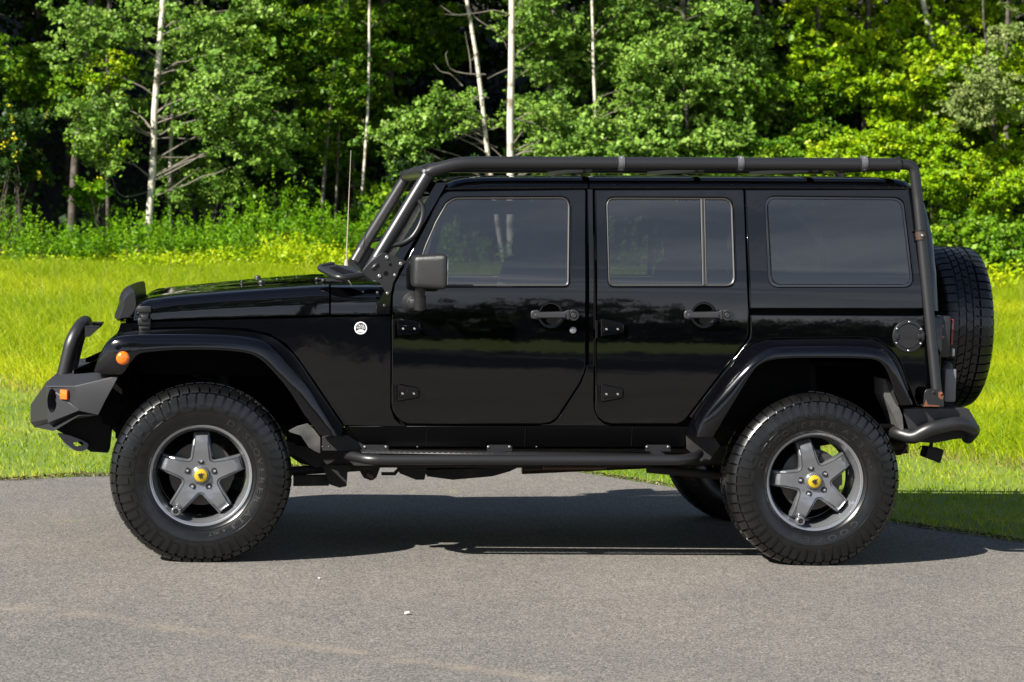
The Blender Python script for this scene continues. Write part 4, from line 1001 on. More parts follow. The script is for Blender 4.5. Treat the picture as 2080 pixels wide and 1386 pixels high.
def place(me, name, m, parent, hub, rotz=0):
    """bake position into a copy of the mesh"""
    me = me.copy(); T_ = Matrix.Translation(hub)@Matrix.Rotation(rotz, 4, 'Z'); me.transform(T_); me.update(); return link(name, me, m, parent)
def wheel(hub, ang, spin, rotz=0, texts=None, rot4=None, detail=True):
    wp = bpy.data.objects.new('wheel', None); C.objects.link(wp); wp.parent = JV; wp.matrix_parent_inverse = Matrix.Translation(-JV.location); wp.empty_display_size = .1
    ry = rotz
    T_ = Matrix.Translation(hub)@(rot4 if rot4 is not None else Matrix.Rotation(rotz, 4, 'Z'))
    def put(me, name, m): me.transform(T_); me.update(); return link(name, me, m, wp)
    tm = tyre_mesh(spin, rot4 is None); ty = put(tm, 'tyre', M['rubber'])
    rm = put(rim_mesh(ang), 'rim', [M['rim'], M['rimlip']])
    mb = MB(); mb.lathe([(.031, .040), (.031, .030), (.028, .0275), (.0001, .0265)], (0, 0, 0), n=36); put(mb.mesh('centre_cap'), 'centre_cap', M['yellow'])
    # little emblem on the cap: a dark leaping shape
    mb = MB(); a = ang-math.pi/2
    for pl in ([(-.012, .002), (-.006, .008), (-.002, .006), (.001, .011), (.004, .006), (.011, .008), (.006, .002), (.005, -.004), (.008, -.012), (.002, -.007), (-.002, -.012), (-.003, -.005), (-.009, -.006), (-.005, -.001)],):
        q = [(x*math.cos(a)-y*math.sin(a), x*math.sin(a)+y*math.cos(a)) for x, y in pl]; mb.prism([(x*1.4, y*1.4) for x, y in q], .0250, .0275)
    put(mb.mesh('cap_emblem'), 'cap_emblem', M['ink'])
    for k in range(5):
        b = ang+k*2*math.pi/5; x, z = .0665*math.cos(b), .0665*math.sin(b); yb = spoke_y(.0665)
        mb = MB(); mb.lathe([(.0170, yb+.003), (.0162, yb-.0018), (.0001, yb-.0018)], (x, 0, z), n=20); put(mb.mesh('lug_seat', 30), 'lug_seat', M['ink'])
        mb = MB(); mb.lathe([(.0092, yb+.006), (.0092, yb-.005), (.006, yb-.010), (.0001, yb-.011)], (x, 0, z), n=6, smooth=False); put(mb.mesh('lug_nut', 30), 'lug_nut', M['chrome'])
    b = ang-3*2*math.pi/5+R(2); x, z = .203*math.cos(b), .203*math.sin(b)
    mb = MB(); mb.lathe([(.022, .05), (.022, .022), (.018, .017), (.013, .017), (.012, .024), (.0001, .024)], (x, 0, z), n=24); put(mb.mesh('valve_cap', 30), 'valve_cap', M['rim'])
    mb = MB(); mb.lathe([(.012, .0235), (.0001, .0235)], (x, 0, z), n=16); mb.lathe([(.006, .0235), (.006, .018), (.0001, .017)], (x, 0, z), n=12); put(mb.mesh('valve_core', 30), 'valve_core', M['ink'])
    if detail:
        mb = MB(); mb.lathe([(.05, .10), (.07, .105), (.15, .115), (.151, .135), (.07, .135)], (0, 0, 0), n=40); mb.lathe([(.05, .10), (.05, .06)], (0, 0, 0), n=24); put(mb.mesh('brake_disc', 30), 'brake_disc', M['disc'])
        mb = MB(); mb.lathe([(.155, .10), (.10, .095), (.10, .16), (.155, .16)], (0, 0, 0), n=10, a0=R(-10), a1=R(70)); put(mb.mesh('brake_caliper', 30), 'brake_caliper', M['disc'])
        mb = MB(); mb.lathe([(.205, .24), (.06, .24)], (0, 0, 0), n=30, a0=R(100), a1=R(330)); put(mb.mesh('brake_shield'), 'brake_shield', M['void'])
    if texts:
        tyre_text([t for t in texts if t[0] != 'COOPER'], wp, hub); tyre_text([t for t in texts if t[0] == 'COOPER'], wp, hub, M['letter'] if hub[0] > 1 else M['rubber'])
    return wp
hubF = Vector((-.006, .005, ZR-.004)); hubR = Vector((2.946, .005, ZR-.004))
wheel(hubF, R(90), .03, texts=[('DISCOVERER', .283, 61, -22, .037), ('AT3', .283, -38, -56, .036), ('COOPER', .283, 214, 148, .038), ('4 XLT', .278, -66, -80, .018)])
wheel(hubR, R(105), .09, texts=[('DISCOVERER', .283, 163, 75, .037), ('AT3', .283, 60, 40, .036), ('COOPER', .283, -46, -110, .038), ('4 XLT', .278, 30, 16, .018)])
wheel(Vector((0, 2*YC-.005, ZR-.004)), R(60), .03, rotz=math.pi); wheel(Vector((2.946, 2*YC-.005, ZR-.004)), R(20), .03, rotz=math.pi)
# spare on the tailgate: axis along X
sp = pt(1955, 665, YC); sx = pt(2006, 665, YC+.0).x-.085
rot = Matrix.Rotation(math.pi/2, 4, 'Z')       # wheel's outer side (-Y) turns to +X
wheel(Vector((sx, YC+.02, sp.z)), R(90), .0, rot4=rot, detail=False)
mb = MB(); mb.box((sx-.22, YC, sp.z), (.16, .3, .3), .02); mb.build('spare_carrier', M['matte'], JV, 40)

# ---- far side copies
def mirror_copy(o, parent=None):
    c_ = o.copy(); C.objects.link(c_)
    if parent is None:
        c_.location = (0, 2*YC, 0); c_.scale = (1, -1, 1); c_.parent = o.parent; c_.matrix_parent_inverse = o.matrix_parent_inverse.copy()
    else: c_.parent = parent
    for ch in list(CH.get(o.name, [])):
        if 'letter' in ch.name or 'badge' in ch.name: continue
        mirror_copy(ch, c_)
CH = {}
for o in list(C.objects):
    if o.parent is not None: CH.setdefault(o.parent.name, []).append(o)
MSET = [o for o in MIRROR if not any(o.parent is q for q in MIRROR)]
for o in MSET: mirror_copy(o)

# =============================================================== GROUND
def smooth01(t): t = np.clip(t, 0, 1); return t*t*(3-2*t)
def ground_h(x, y):
    x = np.asarray(x, float); y = np.asarray(y, float)
    h = .50*smooth01((y-9)/22)*1.0 + np.maximum(0, y-31)*.10*smooth01((y-31)/6) + np.maximum(0, y-38)*.28*smooth01((y-38)/10)
    h += .05*np.sin(x*.35+1)*smooth01((y-8)/8) + .04*np.sin(y*.6+x*.2)*smooth01((y-8)/8)
    return h
EDGE = [gp(*q) for q in ((-900,1000),(-300,983),(0,977),(120,972),(220,967),(600,953),(900,943),(1060,945),(1150,957),(1250,972),(1365,992),(1600,1029),(1810,1063),(1900,1077),(2080,1104),(2600,1180),(3200,1290))]
EDGE = smooth_path(EDGE, 6)
ex = np.array([p.x for p in EDGE]); ey = np.array([p.y for p in EDGE])
def edge_y(x): return np.interp(x, ex, ey)
MOW = [gp(*q) for q in ((-900,775),(0,785),(110,800),(1200,860),(1830,922),(2080,952),(2700,1010))]
mxs = np.array([p.x for p in MOW]); mys = np.array([p.y for p in MOW])
def mow_y(x): return np.interp(x, mxs, mys)
def ground_mat():
    m = bpy.data.materials.new('turf'); m.use_nodes = True; t = m.node_tree; b = t.nodes['Principled BSDF']; b.inputs['Roughness'].default_value = .9
    co = t.nodes.new('ShaderNodeTexCoord'); n = t.nodes.new('ShaderNodeTexNoise'); n.inputs['Scale'].default_value = .9; n.inputs['Detail'].default_value = 8; n.inputs['Roughness'].default_value = .7
    r_ = t.nodes.new('ShaderNodeValToRGB'); e = r_.color_ramp.elements; e[0].position = .35; e[0].color = (.06, .115, .004, 1); e[1].position = .68; e[1].color = (.15, .19, .02, 1)
    t.links.new(co.outputs['Object'], n.inputs[0]); t.links.new(n.outputs[0], r_.inputs[0]); t.links.new(r_.outputs[0], b.inputs['Base Color']); return m
M['turf'] = ground_mat()
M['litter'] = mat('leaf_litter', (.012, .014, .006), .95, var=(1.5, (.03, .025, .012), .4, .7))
nx_, ny_ = 130, 150
gx_ = np.concatenate([np.linspace(-260, -22, 24), np.linspace(-20, 30, 82), np.linspace(33, 260, 24)])
gy_ = np.concatenate([np.linspace(-260, -20, 24), np.linspace(-18, 6, 20), np.linspace(6.5, 55, 90), np.linspace(58, 300, 16)])
GX, GY = np.meshgrid(gx_, gy_); GZ = ground_h(GX, GY); GZ = np.minimum(GZ, 30)
verts = np.stack([GX, GY, GZ], -1).reshape(-1, 3)
W_ = len(gx_); H_ = len(gy_)
ii, jj = np.meshgrid(np.arange(H_-1), np.arange(W_-1), indexing='ij'); a = (ii*W_+jj).ravel(); faces = np.stack([a, a+1, a+W_+1, a+W_], -1)
def np_mesh(name, v, f, attr=None, smooth=False, k=4):
    me = bpy.data.meshes.new(name); nv, nf = len(v), len(f)
    me.vertices.add(nv); me.vertices.foreach_set('co', np.ascontiguousarray(v, dtype=np.float32).ravel())
    me.loops.add(nf*k); me.loops.foreach_set('vertex_index', np.ascontiguousarray(f, dtype=np.int32).ravel())
    me.polygons.add(nf); me.polygons.foreach_set('loop_start', np.arange(0, nf*k, k, dtype=np.int32))
    if smooth: me.polygons.foreach_set('use_smooth', np.ones(nf, dtype=bool))
    me.update(calc_edges=True)
    if attr is not None:
        at = me.attributes.new('tone', 'FLOAT', 'POINT'); at.data.foreach_set('value', np.ascontiguousarray(attr, dtype=np.float32))
    return me
me = np_mesh('ground', verts, faces, smooth=True); g_ = link('ground', me, [M['turf'], M['litter']]); 
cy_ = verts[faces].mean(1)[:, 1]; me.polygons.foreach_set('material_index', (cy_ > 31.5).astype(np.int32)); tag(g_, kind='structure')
# ---- driveway
def asphalt():
    m = bpy.data.materials.new('asphalt'); m.use_nodes = True; t = m.node_tree; b = t.nodes['Principled BSDF']; b.inputs['Roughness'].default_value = .82
    co = t.nodes.new('ShaderNodeTexCoord'); N = t.nodes.new
    def noise(sc, det, ro=.5, w_=None):
        n = N('ShaderNodeTexNoise'); n.inputs['Scale'].default_value = sc; n.inputs['Detail'].default_value = det; n.inputs['Roughness'].default_value = ro; t.links.new((w_ or co.outputs['Object']), n.inputs[0]); return n
    def ramp(n, p0, c0, p1, c1):
        r_ = N('ShaderNodeValToRGB'); e = r_.color_ramp.elements; e[0].position = p0; e[0].color = (*c0, 1); e[1].position = p1; e[1].color = (*c1, 1); t.links.new(n, r_.inputs[0]); return r_
    def mixc(mode, f, a, b_):
        x = N('ShaderNodeMixRGB'); x.blend_type = mode
        if isinstance(f, float): x.inputs[0].default_value = f
        else: t.links.new(f, x.inputs[0])
        t.links.new(a, x.inputs[1]); t.links.new(b_, x.inputs[2]); return x.outputs[0]
    fine = noise(140, 3, .75); v = N('ShaderNodeTexVoronoi'); v.inputs['Scale'].default_value = 150; t.links.new(co.outputs['Object'], v.inputs[0])
    base = ramp(fine.outputs[0], .28, (.036, .0345, .033), .76, (.236, .223, .205)).outputs[0]
    sp_ = ramp(v.outputs['Color'], .1, (.34, .34, .35), .95, (1.68, 1.64, 1.56)).outputs[0]
    c1 = mixc('MULTIPLY', 1.0, base, sp_)
    big = ramp(noise(.7, 6, .6).outputs[0], .32, (.80, .81, .83), .7, (1.10, 1.07, 1.03)).outputs[0]
    c2 = mixc('MULTIPLY', 1.0, c1, big)
    mid = ramp(noise(7, 4, .6).outputs[0], .35, (.93, .93, .93), .7, (1.06, 1.06, 1.06)).outputs[0]
    c3 = mixc('MULTIPLY', 1.0, c2, mid)
    # faint tan sand trail across the foreground + mossy seam beyond the car
    sx = N('ShaderNodeSeparateXYZ'); t.links.new(co.outputs['Object'], sx.inputs[0])
    def band(k, c, w_, nsc, lo):
        a1 = N('ShaderNodeMath'); a1.operation = 'MULTIPLY_ADD'; a1.inputs[1].default_value = k; a1.inputs[2].default_value = c; t.links.new(sx.outputs[0], a1.inputs[0])
        a2 = N('ShaderNodeMath'); a2.operation = 'SUBTRACT'; t.links.new(sx.outputs[1], a2.inputs[0]); t.links.new(a1.outputs[0], a2.inputs[1])
        wv = noise(1.4, 3); a25 = N('ShaderNodeMath'); a25.operation = 'MULTIPLY_ADD'; a25.inputs[1].default_value = .45; t.links.new(wv.outputs[0], a25.inputs[0]); t.links.new(a2.outputs[0], a25.inputs[2])
        a26 = N('ShaderNodeMath'); a26.operation = 'SUBTRACT'; a26.inputs[1].default_value = .22; t.links.new(a25.outputs[0], a26.inputs[0])
        a3 = N('ShaderNodeMath'); a3.operation = 'ABSOLUTE'; t.links.new(a26.outputs[0], a3.inputs[0])
        r1 = ramp(a3.outputs[0], 0, (1, 1, 1), w_, (0, 0, 0)); n2 = ramp(noise(nsc, 5).outputs[0], lo, (0, 0, 0), lo+.2, (1, 1, 1))
        return mixc('MULTIPLY', 1.0, r1.outputs[0], n2.outputs[0])
    p0 = gp(0, 1232); p1 = gp(560, 1308); k = (p1.y-p0.y)/(p1.x-p0.x)
    tan = N('ShaderNodeRGB'); tan.outputs[0].default_value = (.30, .235, .165, 1)
    f1 = band(k, p0.y-k*p0.x, .14, 5, .35); f1m = N('ShaderNodeMath'); f1m.operation = 'MULTIPLY'; f1m.inputs[1].default_value = .26; t.links.new(f1, f1m.inputs[0])
    c4 = mixc('MIX', f1m.outputs[0], c3, tan.outputs[0])
    q0 = gp(100, 1063); q1 = gp(1050, 985); k2 = (q1.y-q0.y)/(q1.x-q0.x)
    moss = N('ShaderNodeRGB'); moss.outputs[0].default_value = (.24, .25, .03, 1)
    f2 = band(k2, q0.y-k2*q0.x, .16, 2.2, .56); c5 = mixc('MIX', f2, c4, moss.outputs[0])
    t.links.new(c5, b.inputs['Base Color'])
    bu = N('ShaderNodeBump'); bu.inputs['Strength'].default_value = .55; bu.inputs['Distance'].default_value = .004; t.links.new(fine.outputs[0], bu.inputs['Height']); t.links.new(bu.outputs[0], b.inputs['Normal'])
    return m
M['asphalt'] = asphalt()
xs_ = np.linspace(-45, 50, 260); ye = edge_y(xs_) + .025*np.sin(xs_*5.1)+.02*np.sin(xs_*13.7+1)
ye = np.where(xs_ < ex[0], ey[0], ye)
rows = []
for q in range(6):
    y_ = -30+(ye+30)*q/5; rows.append(np.stack([xs_, y_, np.full_like(xs_, .004)], -1))
v = np.concatenate(rows); n = len(xs_); ii, jj = np.meshgrid(np.arange(5), np.arange(n-1), indexing='ij'); a = (ii*n+jj).ravel()
dv = link('driveway', np_mesh('driveway', v, np.stack([a, a+1, a+n+1, a+n], -1)), M['asphalt']); tag(dv, kind='structure')

# =============================================================== LEAVES
def leaf_mat(name, cols, trans=.35, rough=.45, val=1.0):
    m = bpy.data.materials.new(name); m.use_nodes = True; t = m.node_tree; b = t.nodes['Principled BSDF']; out = t.nodes['Material Output']
    at = t.nodes.new('ShaderNodeAttribute'); at.attribute_name = 'tone'
    r_ = t.nodes.new('ShaderNodeValToRGB'); e = r_.color_ramp.elements; e[0].color = (*[c*val for c in cols[0]], 1); e[1].color = (*[c*val for c in cols[-1]], 1)
    for i, c in enumerate(cols[1:-1]): x = e.new((i+1)/(len(cols)-1)); x.color = (*[q*val for q in c], 1)
    t.links.new(at.outputs['Fac'], r_.inputs[0]); t.links.new(r_.outputs[0], b.inputs['Base Color']); b.inputs['Roughness'].default_value = rough; b.inputs['Specular IOR Level'].default_value = .15
    tr = t.nodes.new('ShaderNodeBsdfTranslucent'); mx_ = t.nodes.new('ShaderNodeMixShader'); mx_.inputs[0].default_value = trans
    t.links.new(r_.outputs[0], tr.inputs[0]); t.links.new(b.outputs[0], mx_.inputs[1]); t.links.new(tr.outputs[0], mx_.inputs[2]); t.links.new(mx_.outputs[0], out.inputs[0]); return m
M['aspen'] = leaf_mat('aspen_leaf', [(.062,.14,.016),(.140,.255,.030),(.225,.345,.060)], .16)
M['maple'] = leaf_mat('maple_leaf', [(.04,.12,.005),(.10,.21,.007),(.20,.30,.012)], .22)
M['bright'] = leaf_mat('sapling_leaf', [(.10,.22,.003),(.21,.35,.005),(.38,.46,.01)], .28)
M['pale'] = leaf_mat('pale_leaf', [(.13,.19,.04),(.19,.25,.07),(.27,.31,.12)], .3)
M['dark'] = leaf_mat('shade_toned_leaf', [(.008,.024,.004),(.018,.05,.006),(.04,.085,.01)], .2)  # leaf tones darkened to hold the shade deep in the wood
M['weed'] = leaf_mat('weed_leaf', [(.05,.15,.003),(.11,.25,.005),(.21,.36,.008)], .35)
M['fern'] = leaf_mat('fern_leaf', [(.16,.30,.004),(.32,.44,.006),(.52,.54,.01)], .4)
M['grassb'] = leaf_mat('meadow_blade', [(.16,.25,.004),(.32,.39,.006),(.52,.50,.018)], .4)
M['lawn'] = leaf_mat('lawn_blade', [(.12,.22,.005),(.25,.33,.01),(.45,.43,.06)], .35)
M['dry'] = leaf_mat('dry_blade', [(.14,.15,.03),(.27,.23,.07),(.40,.33,.15)], .3)
M['petal'] = leaf_mat('yellow_petal', [(.6,.55,.02),(.75,.65,.03)], .3)
M['birch'] = mat('pale_bark', (.50, .46, .38), .8, var=(5, (.17, .14, .10), .52, .64), bump=(14, .5, .01))
M['bark'] = mat('brown_bark', (.045, .036, .028), .9, var=(7, (.12, .10, .08), .45, .7), bump=(20, .6, .02))
M['twig'] = mat('grey_twig', (.15, .13, .105), .85)
def unit(a): return a/np.maximum(1e-9, np.linalg.norm(a, axis=-1, keepdims=True))
def leaves(P, size, tone, rng=RNG, up=.55, aspect=.72, front=.35):
    """leaf-shaped pointed quads at P"""
    n = len(P); nr = unit(rng.normal(size=(n, 3))*.75+np.array([0, -front, up])); t = unit(np.cross(nr, rng.normal(size=(n, 3)))); b = np.cross(nr, t)
    s = (size*np.exp(rng.normal(-.06, .3, n)))[:, None]
    v = np.stack([P-t*s*.5, P+b*s*.5*aspect-t*s*.08+nr*s*.08, P+t*s*.55, P-b*s*.5*aspect-t*s*.08+nr*s*.08], 1).reshape(-1, 3)
    return v, np.arange(n*4).reshape(-1, 4), np.repeat(tone, 4)
def clump(c, rad, nt, nl, rng=RNG, spread=.16, flat=.55):
    """leaf points: nt sprays inside an ellipsoid, each with nl leaves"""
    d = unit(rng.normal(size=(nt, 3)))*(rng.uniform(.15, 1, (nt, 1))**.5)*np.array(rad)
    tips = np.array(c)+d
    q = rng.normal(size=(nt, nl, 3))*np.array([spread, spread, spread*flat]); P = (tips[:, None, :]+q).reshape(-1, 3)
    tn = np.clip(rng.normal(.45, .2, nt)[:, None]+rng.normal(0, .14, (nt, nl)), 0, 1).ravel()
    return P, tn, tips
def fronds(c, rad, nf, rng=RNG, k=8, nl=6, sp=.05):
    """leafy sprays: thin twigs reaching out of a branch end, leaves along each twig"""
    c = np.array(c, float); rad = np.array(rad, float); out = []; tn = []; paths = []
    for _ in range(nf):
        st = c+rng.normal(size=3)*rad*np.array([.45, .45, .38]); d = unit(rng.normal(size=3)*np.array([1, .8, .38])); L_ = rng.uniform(.35, 1.05)*rad[0]
        t = np.linspace(.05, 1, k)[:, None]; p = st+d*t*L_+np.array([0, 0, -1])*(t**2)*L_*rng.uniform(-.12, .28)+np.cumsum(rng.normal(size=(k, 3))*.018, 0)
        q = p[:, None, :]+rng.normal(size=(k, nl, 3))*np.array([sp, sp, sp*.55]); out.append(q.reshape(-1, 3)); tn.append(np.clip(rng.normal(.45, .22)+rng.normal(0, .14, k*nl), 0, 1)); paths.append(p[::2])
    return np.concatenate(out), np.concatenate(tn), paths
def tubes_np(paths, radii, n=6):
    V = []; Fc = []; b = 0
    for P, r_ in zip(paths, radii):
        P = np.asarray(P, float); k = len(P); t = unit(np.gradient(P, axis=0)); ref = np.array([.3, 1, .1]) if abs(t[0][2]) > .5 else np.array([0, 0, 1.])
        u = unit(np.cross(t, ref)); w_ = np.cross(t, u); a = np.arange(n)*2*np.pi/n
        ring_ = P[:, None, :]+(u[:, None, :]*np.cos(a)[None, :, None]+w_[:, None, :]*np.sin(a)[None, :, None])*np.asarray(r_)[:, None, None]
        V.append(ring_.reshape(-1, 3)); i, j = np.meshgrid(np.arange(k-1), np.arange(n), indexing='ij'); j2 = (j+1) % n
        Fc.append(np.stack([i*n+j, i*n+j2, (i+1)*n+j2, (i+1)*n+j], -1).reshape(-1, 4)+b); b += k*n
    return np.concatenate(V), np.concatenate(Fc)
def wob(a, b, k, amp, rng=RNG, sag=0):
    a = np.array(a, float); b = np.array(b, float); t = np.linspace(0, 1, k)[:, None]; L_ = np.linalg.norm(b-a)
    w_ = np.cumsum(rng.normal(size=(k, 3)), 0); w_ -= w_[0]+(w_[-1]-w_[0])*t
    return a+(b-a)*t+w_*amp*L_/math.sqrt(k)+np.array([0, 0, 1])*sag*L_*(4*t*(1-t))
PITCH = 0
def tree(name, label, base, top, wpx, blobs, bark='birch', leaf='aspen', Y=31.5, bare=(), group=None, dens=1.0, lsize=.07, canopy=True, cat='tree', height=13, bend=0, crown_kind=None):
    """base, top: photo points on the trunk line; blobs: (px, py, r_px, dY) foliage masses"""
    B = pt(*base, Y); T = pt(*top, Y); d = (T-B); gz = float(ground_h(B.x, Y))
    sl_ = d/max(.1, d.z); B0 = B+sl_*(gz-.15-B.z); TT = B+sl_*(height-B.z)
    D = (B-EYE).length; r0 = wpx/F*D/2*1.02
    root = empty(name, (B0.x, Y, gz))
    tag(root, label, cat, group)
    k = 14; path = np.array([list(B0.lerp(TT, i/(k-1))) for i in range(k)]); path += np.cumsum(RNG.normal(size=(k, 3))*np.array([.02, .03, 0]), 0)
    path[:, 0] += bend*np.sin(np.linspace(0, np.pi, k)*1.0)
    rad = r0*np.linspace(1.08, .35, k); v, f = tubes_np([path], [rad], 12)
    link('trunk', np_mesh('trunk', v, f, smooth=True), M[bark], root)
    Pl = []; Tl = []; bp = []; br_ = []
    def on_trunk(z): i = np.interp(z, path[:, 2], np.arange(k)); i0 = int(min(i, k-2)); return path[i0]+(path[i0+1]-path[i0])*(i-i0)
    for bx, by, rp, dY in blobs:
        tx_l = top[0]+(base[0]-top[0])*(by-top[1])/(base[1]-top[1])
        if bark == 'birch' and abs(bx-tx_l) < rp+22: dY = max(dY, .75)
        c = pt(bx, by, Y+dY); s = (c-EYE).length/F; rr_ = rp*s
        P, tn, tw = fronds(c, (rr_*1.3, rr_*1.0, rr_*.95), max(4, int(rp*rp*.0115*dens)))
        Pl.append(P); Tl.append(tn)
        dist = math.hypot(c.x-on_trunk(c.z)[0], c.y-Y); st = on_trunk(max(gz+.8, c.z-.35*dist+RNG.uniform(-.2, .2)))
        p_ = wob(st, c, 8, .06, sag=.06); bp.append(p_); br_.append(np.linspace(min(r0*.3, .015), .005, 8))
        for w_ in tw: bp.append(w_); br_.append(np.linspace(.006, .002, len(w_)))
    for pts_ in bare:    # dead limbs traced as photo points
        P3_ = [np.array(pt(x, y, Y+(q[0] if q else 0))) for x, y, *q in pts_]
        P3_ = np.array(smooth_path([Vector(p) for p in P3_], 4)); P3_[:, 1] += np.cumsum(RNG.normal(size=len(P3_))*.02)
        bp.append(P3_); br_.append(np.linspace(.012, .004, len(P3_)))
    if canopy:
        zc = 7.6
        while zc < height:
            for _ in range(5):
                c = on_trunk(zc)+RNG.normal(size=3)*np.array([1.2, .9, .4]); P, tn, tips = clump(c, (.9, .8, .5), 14, 9, spread=.25); Pl.append(P); Tl.append(tn); bp.append(wob(on_trunk(zc-.4), c, 5, .05)); br_.append(np.linspace(.03, .01, 5))
            zc += .9
    if bp: v, f = tubes_np(bp, br_, 5); link('branches', np_mesh('branches', v, f, smooth=True), M['twig'] if bark == 'birch' else M[bark], root)
    if Pl:
        P = np.concatenate(Pl); tn = np.concatenate(Tl); big = P[:, 2] > 8.2; sz = np.where(big, .17, lsize)
        v, f, a_ = leaves(P, sz, tn); link('crown', np_mesh('crown', v, f, a_), M[leaf], root)
    return root
random.seed(3)
def rb(x0, x1, y0, y1, n, r0=28, r1=55, d=1.2): return [(random.uniform(x0, x1), random.uniform(y0, y1), random.uniform(r0, r1), random.uniform(-.5, .8)) for _ in range(n)]
tree('aspen_tree', 'pale slender aspen left of the antenna with the longest white trunk and broad leafy sprays', (303,455), (332,0), 14,
     [(165,45,50,.1),(235,70,45,0),(150,110,40,0),(285,30,45,.3),(350,20,45,0),(420,60,55,-.2),(400,120,60,-.5),(470,110,50,-.3),(370,170,50,-.3),(440,180,60,-.6),(500,190,50,-.4),(430,240,50,-.4),(520,250,55,-.6),(560,280,45,-.6),(480,300,48,-.4),(590,275,28,-.5),(530,320,35,-.4),(200,215,42,-.3),(255,220,45,-.4),(170,235,35,0),(290,250,32,-.3),(215,260,35,-.3),(190,305,38,-.2),(235,325,28,-.2),(380,240,38,0),(490,20,50,.4)],
     bare=[[(317,155,-.1),(345,145,-.3),(368,142,-.5)],[(320,238),(348,236),(380,243)],[(318,282),(350,280),(390,283),(425,280)],[(316,320),(380,320),(410,315),(445,300)],[(314,400),(345,385),(380,360),(405,340)],[(315,385),(300,390,.2),(255,400),(235,385),(225,360),(200,370)],[(316,232),(335,215),(344,190)]])
tree('aspen_tree', 'short pale stem directly right of the long white trunk in the weeds', (347,435), (353,150), 8, rb(330,440,330,400,6,22,36), Y=32.6, leaf='aspen', height=9)
tree('maple_tree', 'thick dark trunk at the left edge of the wood behind the yellow-flowered bush', (148,420), (185,0), 17, [(15,110,40,.2),(45,140,35,0),(30,160,40,.3)]+rb(0,150,140,190,8,26,40)+rb(60,200,10,60,2,20,30), bark='bark', leaf='maple', Y=33.5)
tree('sapling_tree', 'thin dark sapling with small leaf sprays between the dark trunk and the long white trunk', (214,400), (216,60), 8, [(215,130,30,0),(250,150,35,0),(200,165,28,0),(260,180,25,0),(190,290,30,-.2),(225,310,30,-.2),(210,240,25,0)], bark='bark', leaf='bright', Y=32.8, lsize=.065)
tree('birch_tree', 'straight white birch rising behind the front door and roof rack', (1041,520), (1038,0), 15, [(1075,30,40,0),(1100,75,40,0),(1080,260,35,0),(1110,225,30,0),(1150,270,45,0),(1190,255,45,0),(1230,300,40,-.2),(1130,310,42,-.2),(1180,310,40,-.3),(1075,310,30,-.2),(1240,255,32,0)],
     bare=[[(1034,30),(1005,22),(970,26),(930,30),(900,28)],[(1040,240),(1075,248),(1110,262),(1135,275)],[(1038,160),(1062,150),(1080,130)],[(1040,18),(1055,5),(1064,-6)],[(1034,140),(1010,150),(990,160)]], Y=31.0)
tree('birch_tree', 'leaning white birch with bare curling twigs left of the straight birch', (1022,490), (958,30), 10, [(830,250,40,-.3),(800,285,38,-.3),(865,225,40,-.2),(900,240,30,-.2),(925,215,30,-.1),(950,240,28,-.2),(850,290,30,-.2),(880,265,28,-.2),(910,200,25,0),(975,190,22,0)],
     bare=[[(993,200),(975,195),(955,205),(940,220),(900,235),(860,270),(848,288)],[(1000,245),(975,228),(940,205),(908,190)],[(986,152),(945,150),(915,140),(905,115),(908,105)],[(957,150),(954,110),(950,90),(945,65)],[(940,175),(925,160),(912,150),(895,145),(880,128)],[(970,105),(960,120),(955,125)],[(955,20),(970,40),(1000,60),(1022,80),(1030,100)],[(1003,250),(960,268),(925,285)],[(1008,260),(970,270),(930,280)],[(1010,300),(975,285),(962,270)],[(945,32),(920,28),(895,10)],[(1020,320),(990,295),(955,292)]], Y=31.3, height=11)
tree('aspen_tree', 'pale mottled aspen just right of the straight birch beyond the rack', (1098,480), (1118,0), 9, rb(1070,1190,60,250,11,26,42)+rb(1060,1150,0,80,5,28,42), bark='twig', Y=32.2)
tree('aspen_tree', 'thin speckled aspen behind the gap between front and rear doors', (1155,480), (1133,60), 7, rb(1110,1230,20,300,13,26,42), bark='twig', Y=32.6)
tree('aspen_tree', 'thin pale aspen left of the first rack clamp', (1216,480), (1202,0), 7, rb(1170,1300,20,300,15,28,44)+[(1300,200,40,-.2),(1330,240,36,-.2)], Y=31.8)
tree('maple_tree', 'brown trunk at the top of the wood above the middle rack clamp', (1560,470), (1533,0), 17, rb(1440,1640,10,200,14,40,62)+rb(1430,1540,60,330,9,36,55), bark='bark', leaf='aspen', Y=33.0)
tree('birch_tree', 'leaning white birch stem showing through leaves near the upper right corner', (1990,470), (1898,60), 13, rb(1860,2080,10,70,5,40,55)+[(2040,110,55,-.4)], bark='birch', leaf='bright', Y=32.8)
tree('maple_tree', 'broken grey trunk in the dark gap above the bug step of the cage', (800,460), (790,165), 26, rb(700,820,0,150,11,34,52)+rb(800,930,0,110,9,34,50)+rb(690,800,200,320,4,26,36), bark='bark', leaf='maple', Y=35)
for i, (bx, tx, ty, wp, lb) in enumerate(((737,750,130,6,'slim pale pole tree just right of the antenna'),(652,678,170,7,'slim leaning pole tree left of the antenna'),(684,694,200,5,'thinnest dark pole tree between the leaning pole and the antenna'),(722,712,230,5,'short thin pole tree close behind the antenna tip'))):
    tree('pole_tree', lb, (bx,450), (tx,ty), wp, rb(tx-60,tx+50,10,200,9,26,44)+rb(tx-50,tx+50,200,400,4,20,32), bark='twig' if i != 0 else 'birch', leaf='maple', Y=32.5+i*.3, lsize=.065)
tree('maple_tree', 'leafy green maple filling the wood left of the antenna above the weeds', (590,440), (600,0), 14, rb(520,710,0,220,22,32,54)+rb(560,690,200,420,7,26,40), bark='bark', leaf='maple', Y=34.0, lsize=.08)
tree('aspen_tree', 'leafy grey-green aspen hanging over the middle of the roof rack', (1395,470), (1380,0), 11, rb(1270,1480,10,330,30,38,58), bark='bark', Y=31.8)
